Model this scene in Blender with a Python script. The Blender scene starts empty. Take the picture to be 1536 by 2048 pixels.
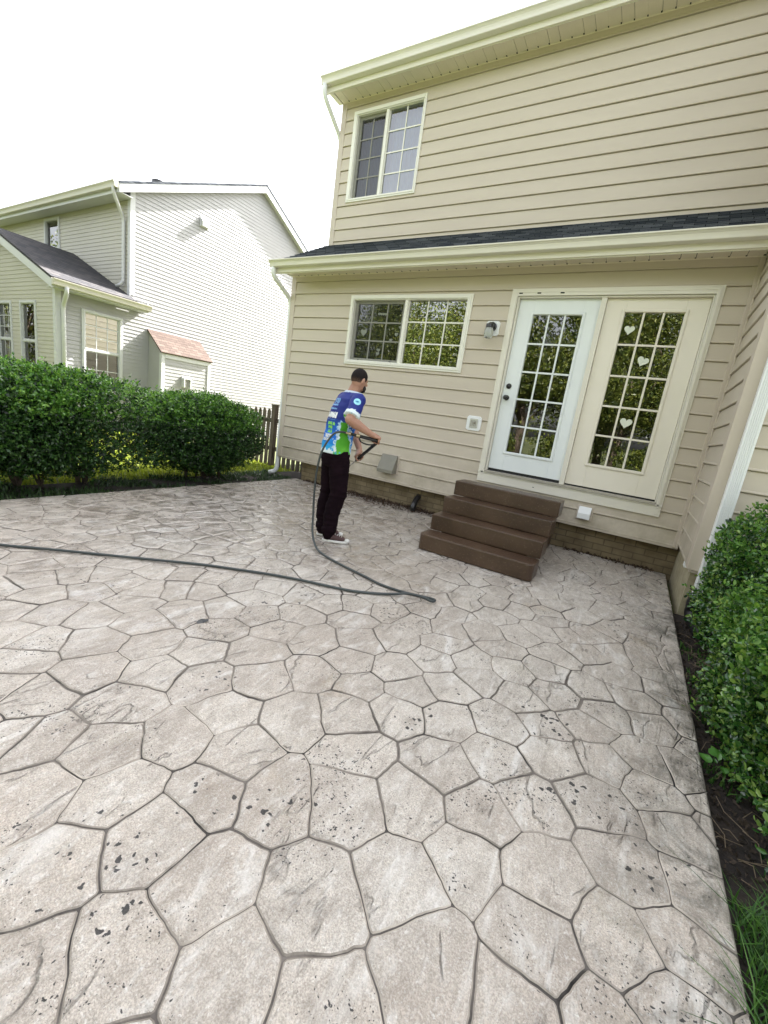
import bpy, bmesh, math, random
import numpy as np
from mathutils import Vector, Matrix, noise
from mathutils.bvhtree import BVHTree
random.seed(7); RNG = np.random.default_rng(7)
sc = bpy.context.scene
COL = sc.collection

# ------------------------------------------------------------------ camera
cam_d = bpy.data.cameras.new("camera"); cam = bpy.data.objects.new("camera", cam_d); COL.objects.link(cam)
cam_d.sensor_fit = 'HORIZONTAL'; cam_d.sensor_width = 36.0
cam_d.lens = 852.57 / 1536 * 36.0
cam_d.clip_start = 0.02; cam_d.clip_end = 3000
_R = [(0.84586777, 0.51456324, 0.14047205), (0.23211293, -0.11798381, -0.96550681), (-0.48024088, 0.84929647, -0.21923549)]
m = Matrix.Identity(4)
for i in range(3):
    m[i][0] = _R[0][i]; m[i][1] = -_R[1][i]; m[i][2] = -_R[2][i]
m[0][3], m[1][3], m[2][3] = 5.40797, -5.54153, 1.28691
cam.matrix_world = m
sc.camera = cam

# ------------------------------------------------------------------ light
SUN = Vector((0.26, 1.85, 1.57)).normalized()
EL = math.asin(SUN.z); AZ = math.atan2(SUN.x, SUN.y)
w = bpy.data.worlds.new("World"); sc.world = w; w.use_nodes = True
nt = w.node_tree; nt.nodes.clear()
sky = nt.nodes.new('ShaderNodeTexSky'); sky.sky_type = 'NISHITA'; sky.sun_disc = False
sky.sun_elevation = EL; sky.sun_rotation = AZ
sky.air_density = 1.0; sky.dust_density = 4.0; sky.ozone_density = 1.0
hs = nt.nodes.new('ShaderNodeHueSaturation'); hs.inputs['Saturation'].default_value = 0.22
bg = nt.nodes.new('ShaderNodeBackground'); bg.inputs[1].default_value = 0.10
wo = nt.nodes.new('ShaderNodeOutputWorld')
nt.links.new(sky.outputs[0], hs.inputs['Color']); nt.links.new(hs.outputs[0], bg.inputs[0]); nt.links.new(bg.outputs[0], wo.inputs[0])
sd = bpy.data.lights.new("sun", 'SUN'); sd.energy = 5.0; sd.angle = math.radians(0.6); sd.color = (1.0, 0.96, 0.90)
so = bpy.data.objects.new("sun", sd); COL.objects.link(so); so.location = (20, 40, 32)
so.rotation_euler = (-SUN).to_track_quat('-Z', 'Y').to_euler()
sc.view_settings.view_transform = 'Standard'; sc.view_settings.look = 'None'
sc.view_settings.exposure = 2.80; sc.view_settings.gamma = 1.0
sc.render.film_transparent = False

# ------------------------------------------------------------------ materials
def mat(name, col, rough=0.6, col2=None, nscale=3.0, bump=0.0, bscale=60.0, spec=0.5, metal=0.0, stretch=None, detail=6.0):
    M = bpy.data.materials.new(name); M.use_nodes = True
    n = M.node_tree; P = n.nodes['Principled BSDF']
    P.inputs['Roughness'].default_value = rough; P.inputs['Metallic'].default_value = metal
    P.inputs['Specular IOR Level'].default_value = spec
    P.inputs['Base Color'].default_value = (*col, 1)
    tc = n.nodes.new('ShaderNodeTexCoord'); mp = n.nodes.new('ShaderNodeMapping')
    n.links.new(tc.outputs['Object'], mp.inputs[0])
    if stretch: mp.inputs['Scale'].default_value = stretch
    if col2:
        t = n.nodes.new('ShaderNodeTexNoise'); t.inputs['Scale'].default_value = nscale; t.inputs['Detail'].default_value = detail
        t.inputs['Roughness'].default_value = 0.62
        r = n.nodes.new('ShaderNodeValToRGB'); r.color_ramp.elements[0].position = .35; r.color_ramp.elements[1].position = .65
        r.color_ramp.elements[0].color = (*col, 1); r.color_ramp.elements[1].color = (*col2, 1)
        n.links.new(mp.outputs[0], t.inputs[0]); n.links.new(t.outputs[0], r.inputs[0]); n.links.new(r.outputs[0], P.inputs['Base Color'])
    if bump:
        t = n.nodes.new('ShaderNodeTexNoise'); t.inputs['Scale'].default_value = bscale; t.inputs['Detail'].default_value = 4
        b = n.nodes.new('ShaderNodeBump'); b.inputs['Strength'].default_value = bump; b.inputs['Distance'].default_value = 0.01
        n.links.new(mp.outputs[0], t.inputs[0]); n.links.new(t.outputs[0], b.inputs['Height']); n.links.new(b.outputs[0], P.inputs['Normal'])
    return M

def leaf_mat(name, cols, rough=0.4, trans=0.25, spec=0.5):
    M = bpy.data.materials.new(name); M.use_nodes = True
    n = M.node_tree; P = n.nodes['Principled BSDF']; out = n.nodes['Material Output']
    P.inputs['Roughness'].default_value = rough; P.inputs['Specular IOR Level'].default_value = spec
    g = n.nodes.new('ShaderNodeNewGeometry'); r = n.nodes.new('ShaderNodeValToRGB')
    el = r.color_ramp.elements
    while len(el) < len(cols): el.new(0.5)
    for i, c in enumerate(cols):
        el[i].position = i / (len(cols) - 1); el[i].color = (*c, 1)
    n.links.new(g.outputs['Random Per Island'], r.inputs[0]); n.links.new(r.outputs[0], P.inputs['Base Color'])
    T = n.nodes.new('ShaderNodeBsdfTranslucent'); hsv = n.nodes.new('ShaderNodeHueSaturation')
    hsv.inputs['Value'].default_value = 1.5; hsv.inputs['Hue'].default_value = 0.48
    n.links.new(r.outputs[0], hsv.inputs['Color']); n.links.new(hsv.outputs[0], T.inputs[0])
    mx = n.nodes.new('ShaderNodeMixShader'); mx.inputs[0].default_value = trans
    n.links.new(P.outputs[0], mx.inputs[1]); n.links.new(T.outputs[0], mx.inputs[2]); n.links.new(mx.outputs[0], out.inputs[0])
    return M

def glass_mat(name, refl_ior=1.9, tint=(0.9, 0.92, 0.92)):
    M = bpy.data.materials.new(name); M.use_nodes = True
    n = M.node_tree; n.nodes.clear()
    out = n.nodes.new('ShaderNodeOutputMaterial'); f = n.nodes.new('ShaderNodeFresnel'); f.inputs[0].default_value = refl_ior
    t = n.nodes.new('ShaderNodeBsdfTransparent'); t.inputs[0].default_value = (*tint, 1)
    g = n.nodes.new('ShaderNodeBsdfGlossy'); g.inputs['Roughness'].default_value = 0.0
    tc = n.nodes.new('ShaderNodeTexCoord'); no = n.nodes.new('ShaderNodeTexNoise'); no.inputs['Scale'].default_value = 1.3; no.inputs['Detail'].default_value = 1
    b = n.nodes.new('ShaderNodeBump'); b.inputs['Strength'].default_value = 0.12; b.inputs['Distance'].default_value = 0.02
    n.links.new(tc.outputs['Object'], no.inputs[0]); n.links.new(no.outputs[0], b.inputs['Height']); n.links.new(b.outputs[0], g.inputs['Normal'])
    mx = n.nodes.new('ShaderNodeMixShader')
    n.links.new(f.outputs[0], mx.inputs[0]); n.links.new(t.outputs[0], mx.inputs[1]); n.links.new(g.outputs[0], mx.inputs[2]); n.links.new(mx.outputs[0], out.inputs[0])
    return M

def brick_mat(name, c1, c2, mortar, axis='y', bump=0.5, sx=4.6, rough=0.85):
    M = bpy.data.materials.new(name); M.use_nodes = True
    n = M.node_tree; P = n.nodes['Principled BSDF']; P.inputs['Roughness'].default_value = rough
    tc = n.nodes.new('ShaderNodeTexCoord'); sp = n.nodes.new('ShaderNodeSeparateXYZ'); cb = n.nodes.new('ShaderNodeCombineXYZ')
    n.links.new(tc.outputs['Object'], sp.inputs[0])
    n.links.new(sp.outputs['X' if axis == 'y' else 'Y'], cb.inputs[0]); n.links.new(sp.outputs['Z'], cb.inputs[1])
    br = n.nodes.new('ShaderNodeTexBrick'); br.inputs['Scale'].default_value = 1.0
    br.inputs['Brick Width'].default_value = 0.215; br.inputs['Row Height'].default_value = 0.075; br.inputs['Mortar Size'].default_value = 0.006
    br.inputs['Color1'].default_value = (*c1, 1); br.inputs['Color2'].default_value = (*c2, 1); br.inputs['Mortar'].default_value = (*mortar, 1)
    n.links.new(cb.outputs[0], br.inputs[0])
    no = n.nodes.new('ShaderNodeTexNoise'); no.inputs['Scale'].default_value = 5; no.inputs['Detail'].default_value = 8
    n.links.new(tc.outputs['Object'], no.inputs[0])
    mx = n.nodes.new('ShaderNodeMix'); mx.data_type = 'RGBA'; mx.blend_type = 'MULTIPLY'; mx.inputs[0].default_value = .7
    rp = n.nodes.new('ShaderNodeValToRGB'); rp.color_ramp.elements[0].color = (.45, .42, .38, 1); rp.color_ramp.elements[1].color = (1, 1, 1, 1)
    rp.color_ramp.elements[0].position = .3; rp.color_ramp.elements[1].position = .6
    n.links.new(no.outputs[0], rp.inputs[0]); n.links.new(br.outputs['Color'], mx.inputs[6]); n.links.new(rp.outputs[0], mx.inputs[7])
    n.links.new(mx.outputs[2], P.inputs['Base Color'])
    ad = n.nodes.new('ShaderNodeMath'); ad.operation = 'MULTIPLY_ADD'; ad.inputs[1].default_value = -1.0; n.links.new(br.outputs['Fac'], ad.inputs[0]); n.links.new(no.outputs[0], ad.inputs[2])
    b = n.nodes.new('ShaderNodeBump'); b.inputs['Strength'].default_value = bump; b.inputs['Distance'].default_value = .008
    n.links.new(ad.outputs[0], b.inputs['Height']); n.links.new(b.outputs[0], P.inputs['Normal'])
    return M

def shingle_mat(name, a, b_, axis):
    M = bpy.data.materials.new(name); M.use_nodes = True
    n = M.node_tree; P = n.nodes['Principled BSDF']; P.inputs['Roughness'].default_value = .95; P.inputs['Specular IOR Level'].default_value = .2
    tc = n.nodes.new('ShaderNodeTexCoord'); sp = n.nodes.new('ShaderNodeSeparateXYZ'); cb = n.nodes.new('ShaderNodeCombineXYZ')
    n.links.new(tc.outputs['Object'], sp.inputs[0])
    n.links.new(sp.outputs['X' if axis == 'x' else 'Y'], cb.inputs[0]); n.links.new(sp.outputs['Z'], cb.inputs[1])
    br = n.nodes.new('ShaderNodeTexBrick'); br.inputs['Scale'].default_value = 1; br.inputs['Brick Width'].default_value = .19; br.inputs['Row Height'].default_value = .0667
    br.inputs['Mortar Size'].default_value = .004; br.inputs['Bias'].default_value = 0
    br.inputs['Color1'].default_value = (*a, 1); br.inputs['Color2'].default_value = (*b_, 1); br.inputs['Mortar'].default_value = (a[0]*.4, a[1]*.4, a[2]*.4, 1)
    n.links.new(cb.outputs[0], br.inputs[0])
    no = n.nodes.new('ShaderNodeTexNoise'); no.inputs['Scale'].default_value = 180; n.links.new(tc.outputs['Object'], no.inputs[0])
    mx = n.nodes.new('ShaderNodeMix'); mx.data_type = 'RGBA'; mx.blend_type = 'OVERLAY'; mx.inputs[0].default_value = .6
    n.links.new(br.outputs['Color'], mx.inputs[6]); n.links.new(no.outputs[0], mx.inputs[7]); n.links.new(mx.outputs[2], P.inputs['Base Color'])
    b = n.nodes.new('ShaderNodeBump'); b.inputs['Strength'].default_value = .6; b.inputs['Distance'].default_value = .004
    n.links.new(no.outputs[0], b.inputs['Height']); n.links.new(b.outputs[0], P.inputs['Normal'])
    return M

M_SIDING = mat('tan_vinyl', (.53, .47, .385), .5, (.565, .505, .415), 1.4, .10, 160, .35, stretch=(.4, 1, 3))
def add_grime(M):
    n = M.node_tree; P = n.nodes['Principled BSDF']; L = n.links.new; src = P.inputs['Base Color'].links[0].from_socket
    tc = n.nodes.new('ShaderNodeTexCoord'); sp = n.nodes.new('ShaderNodeSeparateXYZ'); L(tc.outputs['Object'], sp.inputs[0])
    r = n.nodes.new('ShaderNodeMapRange'); r.inputs[1].default_value = 1.1; r.inputs[2].default_value = .30; L(sp.outputs[2], r.inputs[0])
    no = n.nodes.new('ShaderNodeTexNoise'); no.inputs['Scale'].default_value = 2.3; no.inputs['Detail'].default_value = 8; no.inputs['Roughness'].default_value = .7; L(tc.outputs['Object'], no.inputs[0])
    q = n.nodes.new('ShaderNodeMapRange'); q.inputs[1].default_value = .42; q.inputs[2].default_value = .70; q.inputs[4].default_value = .75; L(no.outputs[0], q.inputs[0])
    m_ = n.nodes.new('ShaderNodeMath'); m_.operation = 'MULTIPLY'; L(r.outputs[0], m_.inputs[0]); L(q.outputs[0], m_.inputs[1])
    mx = n.nodes.new('ShaderNodeMix'); mx.data_type = 'RGBA'; L(m_.outputs[0], mx.inputs[0]); L(src, mx.inputs[6]); mx.inputs[7].default_value = (.27, .235, .16, 1); L(mx.outputs[2], P.inputs['Base Color'])
add_grime(M_SIDING)
M_POST = mat('tan_trim', (.53, .465, .385), .45)
M_CREAM = mat('cream_paint', (.75, .72, .635), .4, (.71, .68, .595), 2.0, .05, 40)
M_GUTTER = mat('cream_metal', (.74, .715, .645), .32, (.69, .665, .60), 1.2)
M_SOFFIT = mat('soffit_vinyl', (.78, .72, .60), .55, (.73, .67, .56), 3)
M_WHITE = mat('white_paint', (.80, .82, .82), .35)
M_WVINYL = mat('white_vinyl', (.78, .77, .70), .35)
M_DOORW = mat('white_door', (.78, .82, .83), .38, (.74, .78, .79), 2.0)
M_DOORC = mat('cream_door', (.80, .755, .66), .42, (.77, .725, .63), 2.0)
M_DARK = mat('dark_gap', (.015, .015, .015), .8)
M_BLACK = mat('black_metal', (.015, .015, .016), .3, spec=.6)
M_ALU = mat('aluminium', (.45, .42, .38), .4, metal=.7)
M_BRICK = brick_mat('painted_brick', (.25, .195, .115), (.20, .155, .09), (.13, .105, .065))
M_STUCCO = mat('painted_block', (.42, .38, .26), .9, (.30, .26, .17), 9, .8, 30)
M_SHING = shingle_mat('blue_black_shingle', (.035, .042, .055), (.12, .13, .15), 'x')
M_SHINGY = shingle_mat('shaded_shingle_side', (.050, .050, .056), (.085, .080, .082), 'y')  # same shingles as the chase roof, with shade put into the darker colour
M_SHINGP = shingle_mat('sunlit_brown_shingle', (.075, .054, .046), (.115, .085, .072), 'y')  # chase roof copy of the shingles, with sunlight put into the colour
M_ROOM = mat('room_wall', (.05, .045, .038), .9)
M_GLASS = glass_mat('window_glass', 3.1)
M_GLASSD = glass_mat('door_glass', 2.2)
M_NSID = mat('white_siding', (.33, .33, .335), .5, (.31, .31, .315), 2.0)
M_NSID2 = mat('cream_siding', (.42, .405, .345), .5, (.40, .385, .325), 2.0)
M_NTRIM = mat('white_trim', (.50, .51, .52), .45)
M_NGUT = mat('neighbour_gutter', (.52, .50, .44), .4)
M_BLIND = mat('pale_blind', (.42, .44, .42), .7, (.34, .36, .35), 8, stretch=(1, 1, 8))
M_CURT = mat('sheer_curtain', (.50, .70, .98), .8, (.66, .80, .98), 4, stretch=(6, 1, 1.2))
M_HEART = mat('paper_heart', (.70, .74, .64), .8)

# ------------------------------------------------------------------ mesh helpers
class MB:
    def __init__(s): s.v = []; s.f = []; s.m = []
    def quad(s, a, b, c, d, mi=0):
        n = len(s.v); s.v += [a, b, c, d]; s.f.append((n, n+1, n+2, n+3)); s.m.append(mi)
    def poly(s, pts, mi=0):
        n = len(s.v); s.v += list(pts); s.f.append(tuple(range(n, n+len(pts)))); s.m.append(mi)
    def box(s, x0, x1, y0, y1, z0, z1, mi=0, M=None):
        n = len(s.v)
        P = [(x0,y0,z0),(x1,y0,z0),(x1,y1,z0),(x0,y1,z0),(x0,y0,z1),(x1,y0,z1),(x1,y1,z1),(x0,y1,z1)]
        if M: P = [M(*p) for p in P]
        s.v += P
        for f in ((0,3,2,1),(4,5,6,7),(0,1,5,4),(1,2,6,5),(2,3,7,6),(3,0,4,7)):
            s.f.append(tuple(n+i for i in f)); s.m.append(mi)
    def prism(s, prof, a, b, fn, mi=0):
        """prof: list of 2D points, fn(t, p, q) -> 3D, swept from t=a to t=b"""
        n = len(s.v); k = len(prof)
        s.v += [fn(a, p, q) for p, q in prof] + [fn(b, p, q) for p, q in prof]
        for i in range(k):
            j = (i+1) % k; s.f.append((n+i, n+j, n+k+j, n+k+i)); s.m.append(mi)
        s.f.append(tuple(n+i for i in reversed(range(k)))); s.m.append(mi)
        s.f.append(tuple(n+k+i for i in range(k))); s.m.append(mi)
    def tube(s, pts, r, seg=8, mi=0, cap=True):
        pts = [Vector(p) for p in pts]; N = len(pts); n = len(s.v)
        rs = r if isinstance(r, (list, tuple)) else [r]*N
        up = Vector((0, 0, 1)); prev = None
        for i in range(N):
            d = (pts[min(i+1, N-1)] - pts[max(i-1, 0)]).normalized()
            if prev is None:
                a = d.cross(up)
                if a.length < 1e-3: a = d.cross(Vector((1, 0, 0)))
            else:
                a = prev - d*prev.dot(d)
            a.normalize(); prev = a; b = d.cross(a)
            for k in range(seg):
                t = 2*math.pi*k/seg; s.v.append(tuple(pts[i] + (a*math.cos(t) + b*math.sin(t))*rs[i]))
        for i in range(N-1):
            for k in range(seg):
                j = (k+1) % seg
                s.f.append((n+i*seg+k, n+i*seg+j, n+(i+1)*seg+j, n+(i+1)*seg+k)); s.m.append(mi)
        if cap:
            s.f.append(tuple(n+k for k in reversed(range(seg)))); s.m.append(mi)
            s.f.append(tuple(n+(N-1)*seg+k for k in range(seg))); s.m.append(mi)
    def build(s, name, mats, parent=None, smooth=False, bevel=0.0):
        me = bpy.data.meshes.new(name); me.from_pydata(s.v, [], s.f)
        if not isinstance(mats, (list, tuple)): mats = [mats]
        for x in mats: me.materials.append(x)
        if len(mats) > 1: me.polygons.foreach_set('material_index', s.m)
        bm = bmesh.new(); bm.from_mesh(me)
        bmesh.ops.recalc_face_normals(bm, faces=bm.faces); bm.to_mesh(me); bm.free()
        if smooth: me.polygons.foreach_set('use_smooth', [True]*len(me.polygons))
        o = bpy.data.objects.new(name, me); COL.objects.link(o)
        if parent:
            o.parent = parent
            o.matrix_parent_inverse = parent.matrix_basis.inverted()
        if bevel:
            b = o.modifiers.new('bevel', 'BEVEL'); b.width = bevel; b.segments = 2; b.limit_method = 'ANGLE'
        return o

def fastmesh(name, V, nper, F, mats, parent=None, smooth=False):
    """V (N,3) array; F (M,4) int array of quads"""
    me = bpy.data.meshes.new(name)
    me.vertices.add(len(V)); me.vertices.foreach_set('co', V.astype(np.float32).ravel())
    k = F.shape[1]
    me.loops.add(F.size); me.loops.foreach_set('vertex_index', F.astype(np.int32).ravel())
    me.polygons.add(len(F)); me.polygons.foreach_set('loop_start', np.arange(0, F.size, k, dtype=np.int32))
    me.polygons.foreach_set('loop_total', np.full(len(F), k, np.int32))
    if smooth: me.polygons.foreach_set('use_smooth', np.ones(len(F), bool))
    me.update(calc_edges=True); me.validate()
    for x in (mats if isinstance(mats, (list, tuple)) else [mats]): me.materials.append(x)
    o = bpy.data.objects.new(name, me); COL.objects.link(o)
    if parent:
        o.parent = parent; o.matrix_parent_inverse = parent.matrix_basis.inverted()
    return o

def tag(o, label=None, cat=None, group=None, kind=None):
    if label: o['label'] = label
    if cat: o['category'] = cat
    if group: o['group'] = group
    if kind: o['kind'] = kind
    return o
def thing(name, loc, label, cat, group=None):
    o = bpy.data.objects.new(name, None); COL.objects.link(o); o.location = loc
    o.empty_display_size = .1
    return tag(o, label, cat, group)

def norm(a): return a / np.maximum(np.linalg.norm(a, axis=1, keepdims=True), 1e-9)
def leaves(P, N, L, W, up=0.35, fold=0.25, six=True, rng=RNG):
    """leaf blades at P with outward normals N; L length array, W width ratio"""
    n = len(P)
    d = norm(N*0.55 + rng.normal(0, .55, (n, 3)) + np.array([0, 0, up]))       # blade direction
    a = norm(np.cross(d, rng.normal(0, 1, (n, 3))*.6 + N)); nn = np.cross(a, d)
    L = L[:, None]; w = L*W*.5
    if six:
        V = np.stack([P, P + d*L*.33 + a*w + nn*w*fold, P + d*L*.75 + a*w*.8 + nn*w*fold, P + d*L - nn*L*.06,
                      P + d*L*.75 - a*w*.8 + nn*w*fold, P + d*L*.33 - a*w + nn*w*fold], 1).reshape(-1, 3)
        b = np.arange(n)[:, None]*6
        F = np.concatenate([b + np.array([[0, 1, 2, 3]]), b + np.array([[0, 3, 4, 5]])], 0)
    else:
        V = np.stack([P, P + d*L*.5 + a*w + nn*w*fold, P + d*L, P + d*L*.5 - a*w + nn*w*fold], 1).reshape(-1, 3)
        b = np.arange(n)[:, None]*4; F = b + np.array([[0, 1, 2, 3]])
    return V, F

# ------------------------------------------------------------------ siding
def siding(mb, M, umin, umax, v0, v1, e, base, openings=(), lip=.019, detail=True, mi=0):
    """lapped courses; M(u,v,w)->xyz, umin/umax functions of v"""
    fu0 = umin if callable(umin) else (lambda v: umin)
    fu1 = umax if callable(umax) else (lambda v: umax)
    prof = [(0, lip*.8), (.004, lip), (.015, lip*.92), (.020, lip*.70), (e-.009, .003), (e-.0085, -.009), (e, -.009)] if detail else [(0, lip), (e, .001)]
    k = math.floor((v0 - base)/e) - 1
    while base + k*e < v1:
        z0 = base + k*e; k += 1
        if z0 + e <= v0: continue
        cuts = sorted({max(v0, min(v1, z0 + p[0])) for p in prof} | {o for op in openings for o in (op[2], op[3]) if z0 < o < z0+e and v0 < o < v1})
        def wv(z):
            t = z - z0
            for (a, wa), (b, wb) in zip(prof, prof[1:]):
                if t <= b + 1e-9: return wa + (wb-wa)*(t-a)/(b-a)
            return prof[-1][1]
        for za, zb in zip(cuts, cuts[1:]):
            if zb - za < 1e-6: continue
            mid = (za+zb)/2
            ints = [(None, None)]
            segs = [(0.0, 1.0)]
            lo_a, hi_a, lo_b, hi_b = fu0(za), fu1(za), fu0(zb), fu1(zb)
            if hi_a - lo_a < .004: continue
            hi_b = max(hi_b, lo_b)
            ops = sorted((o[0], o[1]) for o in openings if o[2] < mid < o[3])
            if ops:
                cur = lo_a; spans = []
                for a, b in ops:
                    if a > cur: spans.append((cur, a, cur, a))
                    cur = max(cur, b)
                if cur < hi_a: spans.append((cur, hi_a, cur, hi_b))
            else: spans = [(lo_a, hi_a, lo_b, hi_b)]
            for a0, a1, b0, b1 in spans:
                mb.quad(M(a0, za, wv(za)), M(a1, za, wv(za)), M(b1, zb, wv(zb)), M(b0, zb, wv(zb)), mi)
                if abs(za - z0) < 1e-6: mb.quad(M(a0, za, -.009), M(a1, za, -.009), M(a1, za, wv(za)), M(a0, za, wv(za)), mi)

def face_back(y0): return lambda u, v, w: (u, y0 - w, v)          # wall facing -y
def face_right(x0): return lambda u, v, w: (x0 + w, u, v)         # wall facing +x
def face_left(x0): return lambda u, v, w: (x0 - w, u, v)

def heart_pts(cx, cz, s, tilt=0):
    P = []
    for i in range(28):
        t = 2*math.pi*i/28
        x = 16*math.sin(t)**3/16*.5; z = (13*math.cos(t) - 5*math.cos(2*t) - 2*math.cos(3*t) - math.cos(4*t))/16*.5
        P.append((cx + s*(x*math.cos(tilt) - z*math.sin(tilt)), cz + s*(x*math.sin(tilt) + z*math.cos(tilt))))
    return P

def window(parent, M, u0, u1, v0, v1, halves, casing, depth=-.02, glass=None, frame_m=None, blind=None, roomd=.5, case_w=.03, name='window', splitv=None, slider=False):
    """halves: list of (ua,ub,va,vb,cols,rows,inset) glass rectangles"""
    frame_m = frame_m or M_WVINYL; glass = glass or M_GLASS
    mb = MB()
    us = min(h[0] for h in halves); ue = max(h[1] for h in halves); vs = min(h[2] for h in halves); ve = max(h[3] for h in halves)
    # casing ring, two stepped profiles
    for (a, b, c, d, wi, wo) in ((u0, u1, v0, v1, -.03, case_w), (u0+casing*.45, u1-casing*.45, v0+casing*.45, v1-casing*.45, -.03, case_w+.008)):
        mb.box(a, b, c, vs, wi, wo, 0, lambda x, y, z: M(x, y, z)); mb.box(a, b, ve, d, wi, wo, 0, M)
        mb.box(a, us, vs, ve, wi, wo, 0, M); mb.box(ue, b, vs, ve, wi, wo, 0, M)
    # jamb returns
    mb.box(us-.004, us+.012, vs, ve, -.09, case_w-.004, 0, M); mb.box(ue-.012, ue+.004, vs, ve, -.09, case_w-.004, 0, M)
    mb.box(us+.012, ue-.012, vs-.004, vs+.012, -.09, case_w-.006, 0, M); mb.box(us+.012, ue-.012, ve-.012, ve+.004, -.09, case_w-.006, 0, M)
    # mullions between halves
    hs_ = sorted(halves)
    for h, g in zip(hs_, hs_[1:]):
        if g[0] > h[1]: mb.box(h[1], g[0], vs+.012, ve-.012, -.08, .012, 0, M)
    hv = sorted(halves, key=lambda h: h[2])
    for h, g in zip(hv, hv[1:]):
        if g[2] > h[3] + .005: mb.box(h[0]+.012, h[1]-.012, h[3], g[2], -.08, .004, 0, M)
    o = mb.build(name, frame_m, parent, bevel=.003)
    for (a, b, c, d, nc, nr, ins) in halves:
        s = .05 if ins > .02 else .014
        sm = MB(); w = -.03 - ins
        sm.box(a, b, c, c+s, w-.02, w+.02, 0, M); sm.box(a, b, d-s, d, w-.02, w+.02, 0, M)
        sm.box(a, a+s, c+s, d-s, w-.02, w+.02, 0, M); sm.box(b-s, b, c+s, d-s, w-.02, w+.02, 0, M)
        sm.build('sash', frame_m, o, bevel=.002)
        gm = MB(); gm.quad(M(a+s, c+s, w), M(b-s, c+s, w), M(b-s, d-s, w), M(a+s, d-s, w))
        gm.build('pane', glass, o)
        if nc*nr > 1:
            mm = MB(); t = .009
            for i in range(1, nc):
                u = a+s + (b-a-2*s)*i/nc; mm.box(u-t, u+t, c+s, d-s, w+.002, w+.008, 0, M)
            for i in range(1, nr):
                v = c+s + (d-c-2*s)*i/nr; mm.box(a+s, b-s, v-t, v+t, w+.002, w+.0095, 0, M)
            mm.build('muntin_grid', frame_m, o)
    r = MB(); w0, w1 = -.10, -.10-roomd
    r.quad(M(us-.2, vs-.2, w1), M(ue+.2, vs-.2, w1), M(ue+.2, ve+.2, w1), M(us-.2, ve+.2, w1))
    r.quad(M(us-.2, vs-.2, w0), M(us-.2, ve+.2, w0), M(us-.2, ve+.2, w1), M(us-.2, vs-.2, w1))
    r.quad(M(ue+.2, vs-.2, w0), M(ue+.2, ve+.2, w0), M(ue+.2, ve+.2, w1), M(ue+.2, vs-.2, w1))
    r.quad(M(us-.2, ve+.2, w0), M(ue+.2, ve+.2, w0), M(ue+.2, ve+.2, w1), M(us-.2, ve+.2, w1))
    r.quad(M(us-.2, vs-.2, w0), M(ue+.2, vs-.2, w0), M(ue+.2, vs-.2, w1), M(us-.2, vs-.2, w1))
    for (a, b, c, d) in ((us-.2, us-.004, vs-.2, ve+.2), (ue+.004, ue+.2, vs-.2, ve+.2), (us-.004, ue+.004, vs-.2, vs-.004), (us-.004, ue+.004, ve+.004, ve+.2)):
        r.quad(M(a, c, w0), M(b, c, w0), M(b, d, w0), M(a, d, w0))
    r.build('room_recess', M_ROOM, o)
    if blind:
        bm_ = MB()
        a, b, c, d, mt = blind
        k = int((d-c)/.05); 
        for i in range(k):
            z = c + (d-c)*i/k
            bm_.quad(M(a, z, -.150), M(b, z, -.150), M(b, z+(d-c)/k, -.140), M(a, z+(d-c)/k, -.140))
        bm_.build('blind', mt, o)
    return o

# ================================================================== GROUND
M_SOIL = mat('dark_soil', (.013, .010, .009), .95, (.034, .025, .020), 14, .9, 50)
M_LAWN = mat('lawn_soil', (.060, .075, .018), .95, (.10, .115, .03), 3, .6, 80)
g = MB(); g.quad((-400, -400, -.10), (400, -400, -.10), (400, 400, -.10), (-400, 400, -.10))
tag(g.build('ground', M_LAWN), kind='structure')
g = MB(); g.box(5.95, 9.0, -9.0, -1.12, -.09, -.045); 
tag(g.build('soil_bed', M_SOIL), kind='structure')
g = MB(); g.box(-.42, .36, -6.0, 1.0, -.09, -.05)
tag(g.build('hedge_soil', M_SOIL), kind='structure')

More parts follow.
